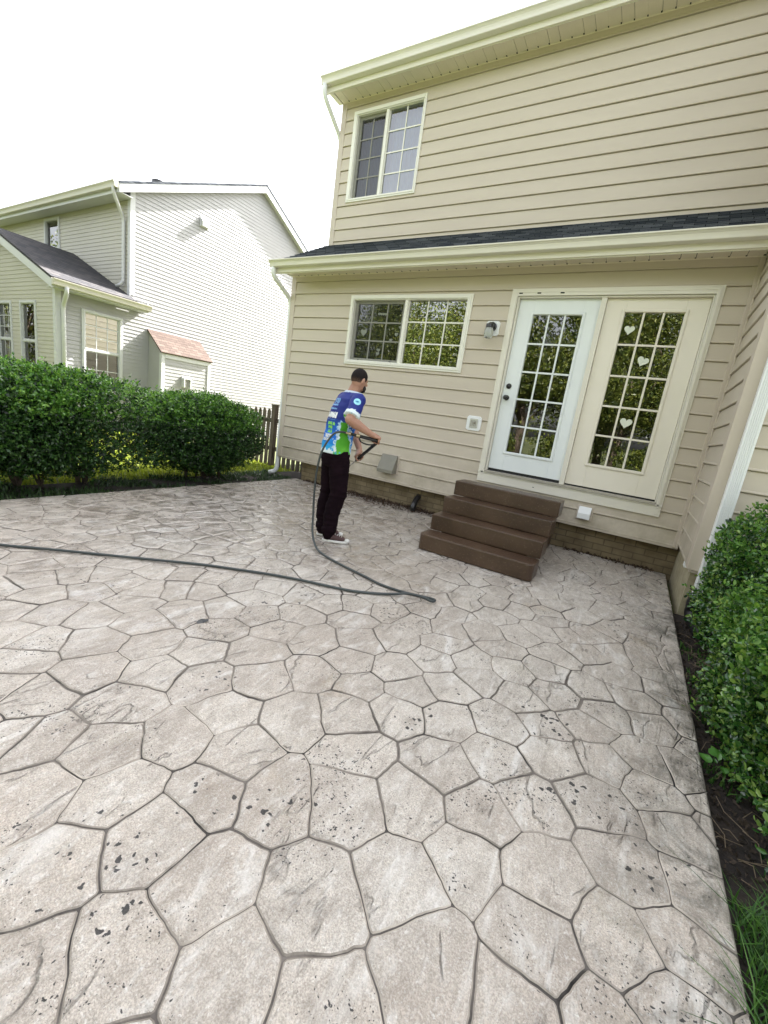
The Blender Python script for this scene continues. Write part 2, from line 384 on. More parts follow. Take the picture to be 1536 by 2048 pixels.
# ------------------------------------------------------------------ patio of stamped concrete
SEEDS = [[2.734,-4.31],[2.653,-4.525],[2.734,-4.694],[2.882,-4.561],[3.058,-4.425],[3.035,-4.207],[3.279,-4.299],[3.327,-4.075],[3.032,-3.921],[3.155,-3.816],[3.441,-3.87],[2.984,-4.779],[3.147,-4.721],[3.306,-4.551],[3.527,-4.383],[3.624,-4.056],[3.735,-4.261],[3.228,-4.837],[3.541,-4.676],[3.735,-4.492],[3.976,-4.385],[3.559,-4.888],[3.836,-4.705],[4.188,-4.458],[3.738,-5.057],[3.841,-4.98],[4.022,-4.876],[4.161,-4.675],[4.384,-4.58],[4.039,-5.077],[4.227,-4.932],[4.342,-5.15],[4.464,-4.936],[4.536,-5.287],[4.646,-5.14],[4.678,-4.93],[4.894,-5.022],[3.213,-3.58],[3.394,-3.43],[3.635,-3.339],[3.84,-3.339],[3.993,-3.206],[3.461,-3.656],[3.81,-3.614],[4.085,-3.413],[4.204,-3.118],[4.352,-2.883],[3.634,-3.787],[3.855,-3.829],[3.936,-4.064],[4.078,-3.758],[4.259,-3.575],[4.412,-3.393],[4.391,-3.136],[4.602,-3.025],[4.658,-3.238],[4.288,-4.006],[4.33,-3.786],[4.509,-3.924],[4.56,-3.69],[4.685,-3.442],[4.139,-4.199],[4.431,-4.283],[4.571,-4.132],[4.733,-3.96],[4.847,-3.612],[4.942,-3.86],[4.746,-4.296],[5.022,-4.117],[4.626,-4.633],[4.818,-4.478],[5.008,-4.341],[4.641,-2.075],[4.487,-2.329],[4.531,-2.524],[4.694,-2.341],[4.895,-2.326],[4.78,-2.584],[4.952,-1.814],[5.089,-1.986],[5.244,-1.723],[5.126,-2.341],[5.294,-2.05],[5.448,-1.763],[5.382,-2.344],[5.11,-2.56],[5.505,-2.119],[5.726,-2.152],[5.738,-1.73],[4.97,-3.044],[4.859,-3.296],[5.078,-3.229],[5.238,-3.078],[5.245,-2.849],[5.385,-2.661],[5.576,-2.513],[5.572,-2.816],[5.716,-2.468],[4.785,-2.896],[4.987,-2.749],[5.164,-3.463],[5.307,-3.271],[5.458,-3.105],[5.663,-3.047],[5.485,-3.442],[5.143,-3.712],[5.19,-3.945],[5.368,-3.75],[5.745,-3.201],[5.59,-3.655],[5.735,-3.511],[5.349,-4.067],[5.579,-3.917],[5.761,-3.707],[5.894,-3.458],[5.82,-2.606],[5.845,-2.809],[5.462,-4.312],[5.679,-4.11],[5.89,-4.068],[5.481,-4.503],[5.685,-4.37],[5.828,-4.274],[5.47,-4.69],[5.805,-4.448],[4.934,-4.782],[5.089,-4.596],[5.225,-4.408],[5.252,-4.736],[5.081,-4.948]]
PX0, PX1, PY0, PY1 = .36, 5.95, -7.4, .1
S = [tuple(s) for s in SEEDS]
rr = random.Random(3)
tries = 0
while tries < 14000:
    tries += 1
    p = (rr.uniform(PX0-.1, PX1+.1), rr.uniform(PY0-.1, PY1+.1)); need = rr.uniform(.165, .215)
    if all((p[0]-q[0])**2 + (p[1]-q[1])**2 > need*need for q in S): S.append(p)
SA = np.array(S)

def clip(poly, nx, ny, c):
    out = []
    for i in range(len(poly)):
        a, b = poly[i], poly[(i+1) % len(poly)]
        da, db = a[0]*nx + a[1]*ny - c, b[0]*nx + b[1]*ny - c
        if da <= 0: out.append(a)
        if (da < 0 < db) or (db < 0 < da):
            t = da/(da-db); out.append((a[0]+(b[0]-a[0])*t, a[1]+(b[1]-a[1])*t))
    return out
def warp(p):
    q = Vector((p[0]*3.1, p[1]*3.1, .3)); r = Vector((p[0]*11, p[1]*11, 4.7)); f = Vector((p[0]*34, p[1]*34, 9.1))
    dx = noise.noise(q)*.026 + noise.noise(r)*.009 + noise.noise(f)*.0035
    dy = noise.noise(q+Vector((9, 3, 1)))*.026 + noise.noise(r+Vector((5, 1, 7)))*.009 + noise.noise(f+Vector((2, 8, 3)))*.0035
    e = min(1, max(0, min(p[0]-PX0, PX1-p[0], p[1]-PY0, PY1-p[1])/.05))
    return (p[0]+dx*e, p[1]+dy*e)
pv = []; pf = []; pm = []
for i, s in enumerate(S):
    poly = [(PX0, PY0), (PX1, PY0), (PX1, PY1), (PX0, PY1)]
    d = np.hypot(SA[:, 0]-s[0], SA[:, 1]-s[1])
    for j in np.argsort(d)[1:26]:
        q = S[j]; nx, ny = q[0]-s[0], q[1]-s[1]
        poly = clip(poly, nx, ny, nx*(q[0]+s[0])/2 + ny*(q[1]+s[1])/2)
        if len(poly) < 3: break
    if len(poly) < 3: continue
    # drop tiny edges, subdivide, round corners a little
    pp = []
    for k in range(len(poly)):
        a, b = poly[k], poly[(k+1) % len(poly)]; L = math.hypot(b[0]-a[0], b[1]-a[1])
        if L < .012: continue
        c = min(.006, L*.15)/L
        n_ = max(2, int(L/.02))
        for t in range(n_+1):
            u = c + (1-2*c)*t/n_
            pp.append((a[0]+(b[0]-a[0])*u, a[1]+(b[1]-a[1])*u))
    if len(pp) < 8: continue
    pp = [warp(p) for p in pp]; K = len(pp)
    nrm = []
    for k in range(K):
        a, b = pp[k-1], pp[(k+1) % K]; tx, ty = b[0]-a[0], b[1]-a[1]; L = math.hypot(tx, ty) or 1
        nrm.append((-ty/L, tx/L))
    hz = rr.uniform(-.002, .0015); tx_, ty_ = rr.gauss(0, .006), rr.gauss(0, .006)
    cx, cy = sum(p[0] for p in pp)/K, sum(p[1] for p in pp)/K
    base = len(pv)
    for off, z in ((.0, -.0100), (.0018, -.0058), (.0058, -.0036), (.0100, -.0010), (.020, 0)):
        for k in range(K):
            wv_ = .55 + 1.5*abs(noise.noise(Vector((pp[k][0]*2.3, pp[k][1]*2.3, 2.2)))) if off < .008 else 1
            o_ = off + .0008 + (wv_-1)*.0030
            if off < .006: x, y = pp[k][0]+nrm[k][0]*o_, pp[k][1]+nrm[k][1]*o_
            else:
                ex, ey = cx-pp[k][0], cy-pp[k][1]; el_ = math.hypot(ex, ey); o2 = min(o_*1.15, el_*.4)
                x, y = pp[k][0]+ex/el_*o2, pp[k][1]+ey/el_*o2
            h = z + (hz + tx_*(x-cx) + ty_*(y-cy) if z > -.008 else 0)
            if off >= .0055: h += noise.noise(Vector((x*9, y*9, i*.37)))*.0022
            pv.append((x, y, h))
    for rI in range(4):
        for k in range(K):
            j = (k+1) % K
            pf.append((base+rI*K+k, base+rI*K+j, base+(rI+1)*K+j, base+(rI+1)*K+k)); pm.append(1 if rI == 0 else 2 if rI == 1 else 0)
    c0 = len(pv)
    rad = [(pv[base+4*K+k]) for k in range(K)]
    for fr_ in (.66, .33):
        for k in range(K):
            x, y = cx+(rad[k][0]-cx)*fr_, cy+(rad[k][1]-cy)*fr_
            pv.append((x, y, hz + tx_*(x-cx) + ty_*(y-cy) + noise.noise(Vector((x*9, y*9, i*.37)))*.003 + noise.noise(Vector((x*24, y*24, 1)))*.0012))
    pv.append((cx, cy, hz))
    for a_, b_ in ((base+4*K, c0), (c0, c0+K)):
        for k in range(K):
            j = (k+1) % K; pf.append((a_+k, a_+j, b_+j, b_+k)); pm.append(0)
    for k in range(K): pf.append((c0+K+k, c0+K+(k+1) % K, c0+2*K)); pm.append(0)
# slab body under the stones
b0 = len(pv); zt = -.0085
pv += [(PX0, PY0, -.10), (PX1, PY0, -.10), (PX1, PY1, -.10), (PX0, PY1, -.10), (PX0, PY0, zt), (PX1, PY0, zt), (PX1, PY1, zt), (PX0, PY1, zt)]
for f in ((4,5,6,7),(0,1,5,4),(1,2,6,5),(2,3,7,6),(3,0,4,7)):
    pf.append(tuple(b0+i for i in f)); pm.append(1 if f == (4,5,6,7) else 0)
pm_ = bpy.data.meshes.new('patio'); pm_.from_pydata(pv, [], pf); pm_.polygons.foreach_set('material_index', pm)
pm_.polygons.foreach_set('use_smooth', [True]*len(pf))

def stone_material():
    M = bpy.data.materials.new('stamped_concrete'); M.use_nodes = True
    n = M.node_tree; P = n.nodes['Principled BSDF']; L = n.links.new
    N = lambda t: n.nodes.new('ShaderNode'+t)
    tc = N('TexCoord'); co = tc.outputs['Object']
    def nz(scale, detail=6, rough=.6, dist=0.0, vec=None, stretch=None):
        t = N('TexNoise'); t.inputs['Scale'].default_value = scale; t.inputs['Detail'].default_value = detail
        t.inputs['Roughness'].default_value = rough; t.inputs['Distortion'].default_value = dist
        src = vec or co
        if stretch:
            mp = N('Mapping'); mp.inputs['Scale'].default_value = stretch[:3]; mp.inputs['Rotation'].default_value = (0, 0, stretch[3]); L(src, mp.inputs[0]); src = mp.outputs[0]
        L(src, t.inputs[0]); return t.outputs[0]
    def rng_(v, a, b, c=0, d=1):
        m_ = N('MapRange'); m_.inputs[1].default_value = a; m_.inputs[2].default_value = b; m_.inputs[3].default_value = c; m_.inputs[4].default_value = d
        L(v, m_.inputs[0]); return m_.outputs[0]
    def mth(op, a, b):
        m_ = N('Math'); m_.operation = op
        for k, x in enumerate((a, b)):
            if isinstance(x, (int, float)): m_.inputs[k].default_value = x
            else: L(x, m_.inputs[k])
        return m_.outputs[0]
    def mix(f, a, b, mode='MIX'):
        m_ = N('Mix'); m_.data_type = 'RGBA'; m_.blend_type = mode
        if isinstance(f, (int, float)): m_.inputs[0].default_value = f
        else: L(f, m_.inputs[0])
        for k, x in ((6, a), (7, b)):
            if isinstance(x, tuple): m_.inputs[k].default_value = (*x, 1)
            else: L(x, m_.inputs[k])
        return m_.outputs[2]
    geo = N('NewGeometry')
    c = mix(rng_(nz(1.1, 4), .38, .62), (.67, .585, .505), (.78, .72, .645))
    c = mix(rng_(geo.outputs['Random Per Island'], 0, 1, 0, .38), c, (.36, .305, .26))
    c = mix(rng_(nz(7, 8, .7, .6), .42, .66, 0, .5), c, (.36, .31, .265))             # mottling
    c = mix(rng_(nz(3.4, 7, .65, .4), .58, .74, 0, .45), c, (.33, .29, .19))           # lichen tint
    c = mix(rng_(nz(140, 4, .75), .48, .70, 0, .55), c, (.20, .18, .155))               # grit
    c = mix(rng_(nz(230, 2, .6), .40, .62, 0, .55), c, (.27, .235, .20)); c = mix(rng_(nz(75, 5, .75), .55, .70, 0, .55), c, (.25, .215, .18)); c = mix(rng_(nz(95, 4, .7, .5), .56, .68, 0, .6), c, (.80, .78, .75))
    # relief light and shade painted as antiquing: pale streaks for highs, brown for lows
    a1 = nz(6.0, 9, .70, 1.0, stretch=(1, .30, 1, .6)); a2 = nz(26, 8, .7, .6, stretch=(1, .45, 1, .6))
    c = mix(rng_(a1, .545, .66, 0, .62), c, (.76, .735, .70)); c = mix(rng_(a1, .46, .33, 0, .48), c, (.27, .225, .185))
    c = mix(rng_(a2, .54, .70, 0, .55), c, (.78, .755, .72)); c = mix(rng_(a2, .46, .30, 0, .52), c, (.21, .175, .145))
    # streaky dark dirt in the cleft texture
    st = nz(5.5, 8, .72, .9, stretch=(1, .33, 1, .6))
    c = mix(rng_(mth('MULTIPLY', rng_(st, .56, .70), rng_(nz(1.7, 3), .42, .60)), 0, 1, 0, .32), c, (.16, .14, .115))
    # thin cleft ledges: broken, mostly straight lines running with the texture
    def crack(scale, wdt, seed, rot, sq):
        mp = N('Mapping'); mp.inputs['Location'].default_value = (seed, seed*.7, 0); mp.inputs['Rotation'].default_value = (0, 0, rot); mp.inputs['Scale'].default_value = (1, sq, 1); L(co, mp.inputs[0])
        v = nz(scale, 5, .5, .35, vec=mp.outputs[0]); a = N('Math'); a.operation = 'ABSOLUTE'; L(mth('SUBTRACT', v, .5), a.inputs[0])
        return rng_(a.outputs[0], 0, wdt, 1, 0)
    ck = mth('MULTIPLY', crack(3.4, .010, 3.1, .6, .30), rng_(nz(3.3, 3), .50, .58))
    ck2 = mth('MULTIPLY', crack(2.6, .006, 8.4, -.5, .45), rng_(nz(4.1, 3), .53, .60))
    cks = mth('MAXIMUM', ck, ck2)
    c = mix(mth('MULTIPLY', cks, .38), c, (.15, .13, .11))
    # greenish black growth along the bed side of the slab
    sx = N('SeparateXYZ'); L(co, sx.inputs[0])
    edge = mth('MULTIPLY', rng_(sx.outputs[0], 5.50, 5.90), rng_(nz(4.2, 8, .7, .8), .46, .62))
    c = mix(mth('MULTIPLY', edge, .8), c, (.07, .068, .05))
    # rusty and pale blotches
    c = mix(rng_(nz(1.7, 5, .6, .2), .64, .76, 0, .35), c, (.40, .28, .14))
    c = mix(rng_(nz(4.9, 6, .7, .9), .62, .70, 0, .45), c, (.70, .69, .67))
    # black specks in clusters
    vo = N('TexVoronoi'); vo.inputs['Scale'].default_value = 46; vo.inputs['Randomness'].default_value = 1
    wp = N('Mix'); wp.data_type = 'VECTOR'; wp.inputs[0].default_value = .03; L(co, wp.inputs[4])
    wn = N('TexNoise'); wn.inputs['Scale'].default_value = 45; wn.inputs['Detail'].default_value = 3; L(co, wn.inputs[0]); L(wn.outputs['Color'], wp.inputs[5]); L(wp.outputs[1], vo.inputs[0])
    sep = N('SeparateColor'); L(vo.outputs['Color'], sep.inputs[0])
    rad = mth('MULTIPLY', rng_(sep.outputs[0], .52, 1, 0, .62), rng_(nz(2.1, 5, .6), .51, .66))
    dot = rng_(mth('SUBTRACT', rad, vo.outputs['Distance']), 0, .06)
    vo2 = N('TexVoronoi'); vo2.inputs['Scale'].default_value = 120; L(wp.outputs[1], vo2.inputs[0]); sep2 = N('SeparateColor'); L(vo2.outputs['Color'], sep2.inputs[0])
    rad2 = mth('MULTIPLY', rng_(sep2.outputs[0], .50, 1, 0, .58), rng_(nz(2.6, 4), .45, .63))
    dot2 = rng_(mth('SUBTRACT', rad2, vo2.outputs['Distance']), 0, .08)
    c = mix(mth('MULTIPLY', mth('MAXIMUM', dot, dot2), .92), c, (.018, .018, .02))
    # wet sheet near the washer
    sp = N('SeparateXYZ'); L(co, sp.inputs[0])
    dx = mth('MULTIPLY', mth('SUBTRACT', sp.outputs[0], 1.7), .42); dy = mth('MULTIPLY', mth('SUBTRACT', sp.outputs[1], -1.9), .34)
    dist = mth('SQRT', mth('ADD', mth('MULTIPLY', dx, dx), mth('MULTIPLY', dy, dy)), 0)
    wet = rng_(mth('ADD', dist, mth('MULTIPLY', mth('SUBTRACT', nz(2.2, 5), .5), 1.6)), .35, 1.35, 1, 0)
    wet = mth('MULTIPLY', wet, 1.0)
    film = rng_(nz(6.5, 4, .6), .44, .58)
    L(mth('MULTIPLY', wet, mth('ADD', .12, mth('MULTIPLY', film, .85))), P.inputs['Coat Weight']); P.inputs['Coat Roughness'].default_value = .07; P.inputs['Coat IOR'].default_value = 1.5
    c = mix(mth('MULTIPLY', wet, mth('ADD', .22, mth('MULTIPLY', film, .30))), c, (.15, .12, .095), 'MIX')
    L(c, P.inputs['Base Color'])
    ro = mth('SUBTRACT', rng_(nz(9, 6), .3, .7, .50, .72), mth('MULTIPLY', wet, mth('ADD', .38, mth('MULTIPLY', film, .28))))
    L(ro, P.inputs['Roughness'])
    P.inputs['Specular IOR Level'].default_value = .5
    h = mth('ADD', mth('MULTIPLY', nz(5.0, 7, .62, .8, stretch=(1, .36, 1, .6)), 1.5), mth('MULTIPLY', nz(22, 8, .66, .3), .55))
    h = mth('ADD', h, mth('MULTIPLY', nz(170, 3, .6), .10))
    h = mth('SUBTRACT', h, mth('MULTIPLY', cks, .30))
    b = N('Bump'); b.inputs['Strength'].default_value = 1.0; b.inputs['Distance'].default_value = .036
    L(h, b.inputs['Height']); L(mth('SUBTRACT', 1.0, mth('MULTIPLY', wet, mth('ADD', .35, mth('MULTIPLY', film, .55)))), b.inputs['Strength']); L(b.outputs[0], P.inputs['Normal'])
    return M
def groove_material():
    M = mat('groove_dirt', (.012, .011, .012), .85, (.24, .21, .185), 3.2, .4, 90)
    return M
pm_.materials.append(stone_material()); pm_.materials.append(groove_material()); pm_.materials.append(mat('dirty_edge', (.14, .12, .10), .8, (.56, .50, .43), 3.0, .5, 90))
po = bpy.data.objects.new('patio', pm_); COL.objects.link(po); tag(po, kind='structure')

# ================================================================== HOUSE
W = 5.977
house = thing('house', (0, 0, 0), 'tan sided two-storey house with cream gutters, glazed patio doors and a shingled lower roof', 'house')
E_ = .1755
DO = (3.69, 5.69, .64, 2.93); WO = (1.255, 3.08, 2.015, 2.895)
mb = MB()
siding(mb, face_back(0), .075, W-.05, .345, 3.26, E_, .345, [DO, WO])
mb.build('lower_wall', M_SIDING, house)
mb = MB()
siding(mb, face_back(.79), .075, W+3, 3.9, 6.10, .1768, 4.04, [(.31, 1.54, 4.64, 5.865)])
mb.build('upper_wall', M_SIDING, house)
mb = MB()
siding(mb, face_left(0), 0.07, .79, .345, 3.26, E_, .345)
siding(mb, face_left(0), .79+.07, 11.4, .345, 6.1, E_, .345)
RZ, RY = 8.95, 6.3
siding(mb, face_left(0), lambda v: .4+(v-6.1)*(RY-.4)/(RZ-6.1), lambda v: 12.2-(v-6.1)*(12.2-RY)/(RZ-6.1), 6.1, RZ-.05, E_, .345)
mb.build('side_wall', M_SIDING, house)
mb = MB()   # underside of the overhanging floor, closing boards, and the flat wall behind the laps
mb.box(0.004, W, .004, 11.4, .318, .343)
mb.box(.02, W, 11.38, 11.4, .345, 6.1); mb.box(.004, .02, .03, .785, .345, 3.3); mb.box(.004, .02, .80, 11.4, .345, 6.1)
mb.build('floor_and_backing', M_POST, house)
mb = MB()
for (x0, x1, z0, z1) in ((.02, DO[0], .345, WO[2]), (.02, WO[0], WO[2], 3.3), (WO[1], DO[0], WO[2], 3.3), (WO[0], WO[1], WO[3], 3.3), (DO[0], DO[1], DO[3], 3.3), (DO[1], W, .345, 3.3), (DO[0], DO[1], .345, DO[2])):
    mb.quad((x0, .013, z0), (x1, .013, z0), (x1, .013, z1), (x0, .013, z1))
for (x0, x1, z0, z1) in ((.02, .31, 3.6, 6.1), (1.54, 9, 3.6, 6.1), (.31, 1.54, 3.6, 4.64), (.31, 1.54, 5.865, 6.1)):
    mb.quad((x0, .803, z0), (x1, .803, z0), (x1, .803, z1), (x0, .803, z1))
mb.build('wall_sheathing', M_DARK, house)
# corner posts
def post(x0, x1, y0, y1, z0, z1, name='corner_post'):
    mb = MB(); mb.box(x0, x1, y0, y1, z0, z1); return mb.build(name, M_POST, house, bevel=.006)
post(-.018, .078, -.018, .0, .335, 3.26); post(-.018, -.0005, .0, .075, .335, 3.26)
post(-.018, .078, .772, .79, 3.7, 6.1); post(-.018, -.0005, .79, .86, 3.98, 6.1)
post(W-.052, W-.004, -.020, .0, .335, 3.26, 'corner_trim')
mb = MB(); mb.box(.075, W-.055, -.016, -.001, .322, .346); mb.build('starter_strip', M_POST, house, bevel=.003)
# foundation
mb = MB(); mb.box(.47, W+.02, .105, .3, -.12, .318); mb.box(.47, .6, .3, 11, -.12, .318)
mb.build('foundation', M_BRICK, house)
# lower shed roof
sl = (3.99-3.36)/(.79+.40); Ls = math.hypot(.79+.40, .67)
def MR(u, v, w):
    c, s = (1.19/Ls), (.67/Ls); return (u, -.40 + v*c - w*s, 3.322 + v*s + w*c)
mb = MB(); siding(mb, MR, -.06, W+.0, 0, Ls-.004, .125, 0, lip=.013, detail=False)
mb.box(-.06, W, 0.0, Ls-.02, -.022, -.004, 0, MR)
mb.build('lower_roof', M_SHING, house)
mb = MB()   # rake board closing the side of the shed roof
mb.prism([(-.38, 3.235), (.79, 3.235), (.79, 3.96), (-.38, 3.30)], -.045, -.022, lambda t, p, q: (t, p, q))
mb.build('rake_board', M_CREAM, house, bevel=.003)
GP = [(0, 0), (-.072, 0), (-.080, .004), (-.082, .012), (-.086, .030), (-.094, .050), (-.110, .066), (-.121, .072), (-.122, .085), (-.110, .086), (-.108, .076), (-.012, .076), (-.012, .085), (0, .085)]
def gutter(x0, x1, y, z, name='gutter', k=1.0):
    mb = MB(); mb.prism(GP, x0, x1, lambda t, p, q: (t, y+p, z+q*k))
    return mb.build(name, M_GUTTER, house, bevel=.002)
gutter(-.07, W-.01, -.385, 3.235)
mb = MB(); mb.box(-.05, W-.01, -.383, -.362, 3.175, 3.310); mb.box(-.05, W-.01, -.362, -.350, 3.165, 3.19)
mb.build('fascia', M_CREAM, house, bevel=.003)
def soffit(x0, x1, y0, y1, z):
    mb = MB(); k = int((x1-x0)/.1353)
    for i in range(k+1):
        a = x0 + i*.1353; b = min(x1, a+.1353)
        gp = .0007 if i % 3 else .0045
        mb.box(a+gp, b-gp, y0, y1, z, z+.01)
        mb.box(b-.013, b+.001, y1-.030, y1-.006, z-.0025, z-.0005, 1)
        for q in (1, 2, 3, 4):
            mb.box(a+gp+.004+q*.0235, a+gp+.006+q*.0235, y0, y1-.03, z-.0012, z+.001, 0)
    mb.box(x0, x1, y0, y1, z+.011, z+.02, 1)
    mb.box(x0, x1, y1-.006, y1+.0, z-.012, z+.004)
    return mb.build('soffit', [M_SOFFIT, M_DARK], house)
soffit(.0, W-.02, -.362, -.016, 3.238)
soffit(-.01, W+3, .455, .774, 6.075)
# frieze band under the soffit
mb = MB(); mb.box(.078, W-.055, -.017, -.006, 3.17, 3.236); mb.build('frieze_trim', M_POST, house, bevel=.003)
mb = MB(); mb.box(.078, W+3, .773, .785, 6.012, 6.073); mb.build('frieze_trim', M_POST, house, bevel=.003)
# main roof and upper gutter
gutter(-.14, W+3, .452, 6.108, k=1.2)
mb = MB(); mb.box(-.12, W+3, .453, .475, 6.035, 6.21); mb.box(-.12, W+3, .475, .487, 6.03, 6.06); mb.build('fascia', M_CREAM, house, bevel=.003)
mb = MB()
mb.prism([(.43, 6.215), (RY, RZ+.15), (12.2, 6.215), (12.2, 6.12), (RY, RZ+.05), (.46, 6.12)], -.13, W+4, lambda t, p, q: (t, p, q))
mb.build('main_roof', M_SHING, house)
mb = MB(); mb.box(-.10, -.02, .47, .79, 6.07, 6.13); mb.build('eave_return', M_CREAM, house, bevel=.003)
# downspouts at the left corner
def spout(pts, name='downspout', r=.036, m_=None):
    mb = MB(); mb.tube(pts, r, 10); return mb.build(name, m_ or M_WHITE, house, smooth=True)
def bend(pts, n=5):
    out = [Vector(pts[0])]
    for i in range(1, len(pts)-1):
        a, b, c = Vector(pts[i-1]), Vector(pts[i]), Vector(pts[i+1])
        d1 = min(.11, (b-a).length*.45); d2 = min(.11, (c-b).length*.45)
        p, q = b+(a-b).normalized()*d1, b+(c-b).normalized()*d2
        for k in range(n+1):
            t = k/n; out.append((1-t)**2*p + 2*t*(1-t)*b + t*t*q)
    out.append(Vector(pts[-1])); return out
spout(bend([(-.02, -.43, 3.25), (-.02, -.43, 3.13), (-.055, .035, 2.90), (-.055, .035, .06), (-.16, -.05, .02)]))
spout(bend([(-.08, .39, 6.12), (-.08, .39, 5.98), (-.055, .86, 5.62), (-.055, .86, .06), (-.12, .80, .02)]))

# ---- lower window
wb = face_back(0)
lw = window(house, wb, 1.209, 3.131, 1.967, 2.94, [(1.262, 2.135, 2.023, 2.888, 3, 3, .03), (2.185, 3.068, 2.023, 2.888, 3, 3, .0)], .053, roomd=1.6)
M_SCREEN = bpy.data.materials.new('insect_screen'); M_SCREEN.use_nodes = True
_n = M_SCREEN.node_tree; _n.nodes['Principled BSDF'].inputs['Base Color'].default_value = (.012, .012, .011, 1); _n.nodes['Principled BSDF'].inputs['Alpha'].default_value = .42
_n.nodes['Principled BSDF'].inputs['Specular IOR Level'].default_value = .1
q = MB(); q.quad((1.275, .024, 2.036), (2.122, .024, 2.036), (2.122, .024, 2.876), (1.275, .024, 2.876)); q.build('insect_screen', M_SCREEN, lw)
q = MB()
for x in (1.42, 1.98):
    q = MB(); q.box(x, x+.02, .012, .03, 2.034, 2.05); q.build('screen_clip', M_BLACK, lw)
for i, (x, z, s, t) in enumerate([(1.692, 2.700, .042, 0), (1.732, 2.700, .042, 0), (1.770, 2.700, .042, 0), (1.805, 2.700, .042, 0), (1.458, 2.445, .115, .05), (2.031, 2.430, .06, 0), (1.949, 2.350, .055, .1), (1.760, 2.205, .055, 0), (1.752, 2.155, .055, .1), (2.075, 2.529, .045, 0)]):
    h = MB(); h.prism(heart_pts(x, z, s, t), .045, .047, lambda tt, p, q: (p, tt, q))
    h.build('heart_sticker', M_HEART, lw)
# ---- upper window
uw = window(house, face_back(.79), .255, 1.560, 4.612, 5.905, [(.325, .862, 4.655, 5.85, 2, 4, .03), (.912, 1.525, 4.655, 5.85, 2, 4, .0)], .05, roomd=1.5)
cm = MB()
for (a, b, am, y) in ((.90, 1.56, .012, .95), (.28, .92, .016, .99)):
    n_ = 60
    for i in range(n_):
        u, v = a+(b-a)*i/n_, a+(b-a)*(i+1)/n_
        f = lambda x: y + am*math.sin(x*70) + am*.6*math.sin(x*41+1)
        cm.quad((u, f(u), 4.60), (v, f(v), 4.60), (v, f(v), 5.87 if a > .5 else 5.84), (u, f(u), 5.87 if a > .5 else 5.84))
q = MB(); q.quad((.338, .814, 4.668), (.850, .814, 4.668), (.850, .814, 5.838), (.338, .814, 5.838)); q.build('insect_screen', M_SCREEN, uw)
tag(cm.build('curtain', M_CURT, None, smooth=True), 'pale blue sheer curtain hanging behind the upper storey window', 'curtain')
pt = MB(); pt.tube([(1.68, .24, 2.03), (1.68, .24, 2.035), (1.68, .24, 2.11), (1.68, .24, 2.112)], [.055, .06, .078, .06], 16, 0)
pt.tube([(1.68, .24, 2.113), (1.68, .24, 2.115), (1.68, .24, 2.175), (1.68, .24, 2.18)], [.05, .068, .068, .05], 16, 1)
pt.box(1.3, 2.1, .16, .36, 1.99, 2.028, 2)
tag(pt.build('flower_pot', [mat('teal_glaze', (.03, .22, .20), .3), mat('yellow_glaze', (.50, .42, .05), .4), M_ROOM], None, smooth=False), 'small teal and yellow pot on the sill inside the lower window', 'pot')

# ---- patio door unit
df = MB()
for (a, b, c, d, wo) in ((3.620, 5.726, .655, 2.986, .022), (3.640, 5.706, .655, 2.966, .034)):
    df.box(a, 3.700, c, d, -.03, wo, 0, wb); df.box(5.665, b, c, d, -.03, wo, 0, wb); df.box(3.700, 5.665, 2.905, d, -.03, wo, 0, wb)
df.box(3.700, 3.722, .78, 2.905, -.14, .012, 0, wb); df.box(5.650, 5.665, .78, 2.905, -.14, .012, 0, wb); df.box(3.722, 5.650, 2.888, 2.905, -.14, .012, 0, wb)
df.box(4.634, 4.690, .775, 2.888, -.10, .004, 0, wb)
df.box(3.66, 3.69, .72, 2.94, .034, .040, 0, wb); df.box(5.675, 5.695, .72, 2.94, .034, .040, 0, wb); df.box(3.66, 5.695, 2.94, 2.955, .034, .040, 0, wb)
for x in (3.732, 3.947, 4.209): df.box(x-.022, x+.022, 2.925, 2.939, .034, .0365, 1, wb)
dfo = df.build('door_frame', [M_CREAM, M_DARK], house, bevel=.003)
sb = MB(); sb.box(3.622, 5.724, .630, .765, -.03, .030, 0, wb); sb.box(3.622, 5.724, .742, .765, .030, .040, 0, wb)
for x in (3.65, 3.66, 5.69, 5.70, 4.35, 4.36): sb.box(x-.004, x+.004, .675, .685, .030, .0315, 1, wb)
sb.build('sill_board', [M_CREAM, M_DARK], house, bevel=.003)
th = MB(); th.box(3.702, 5.660, .765, .783, -.13, .045, 0, wb); th.box(3.702, 5.660, .755, .765, .0405, .052, 0, wb)
th.build('threshold', M_ALU, house, bevel=.003)
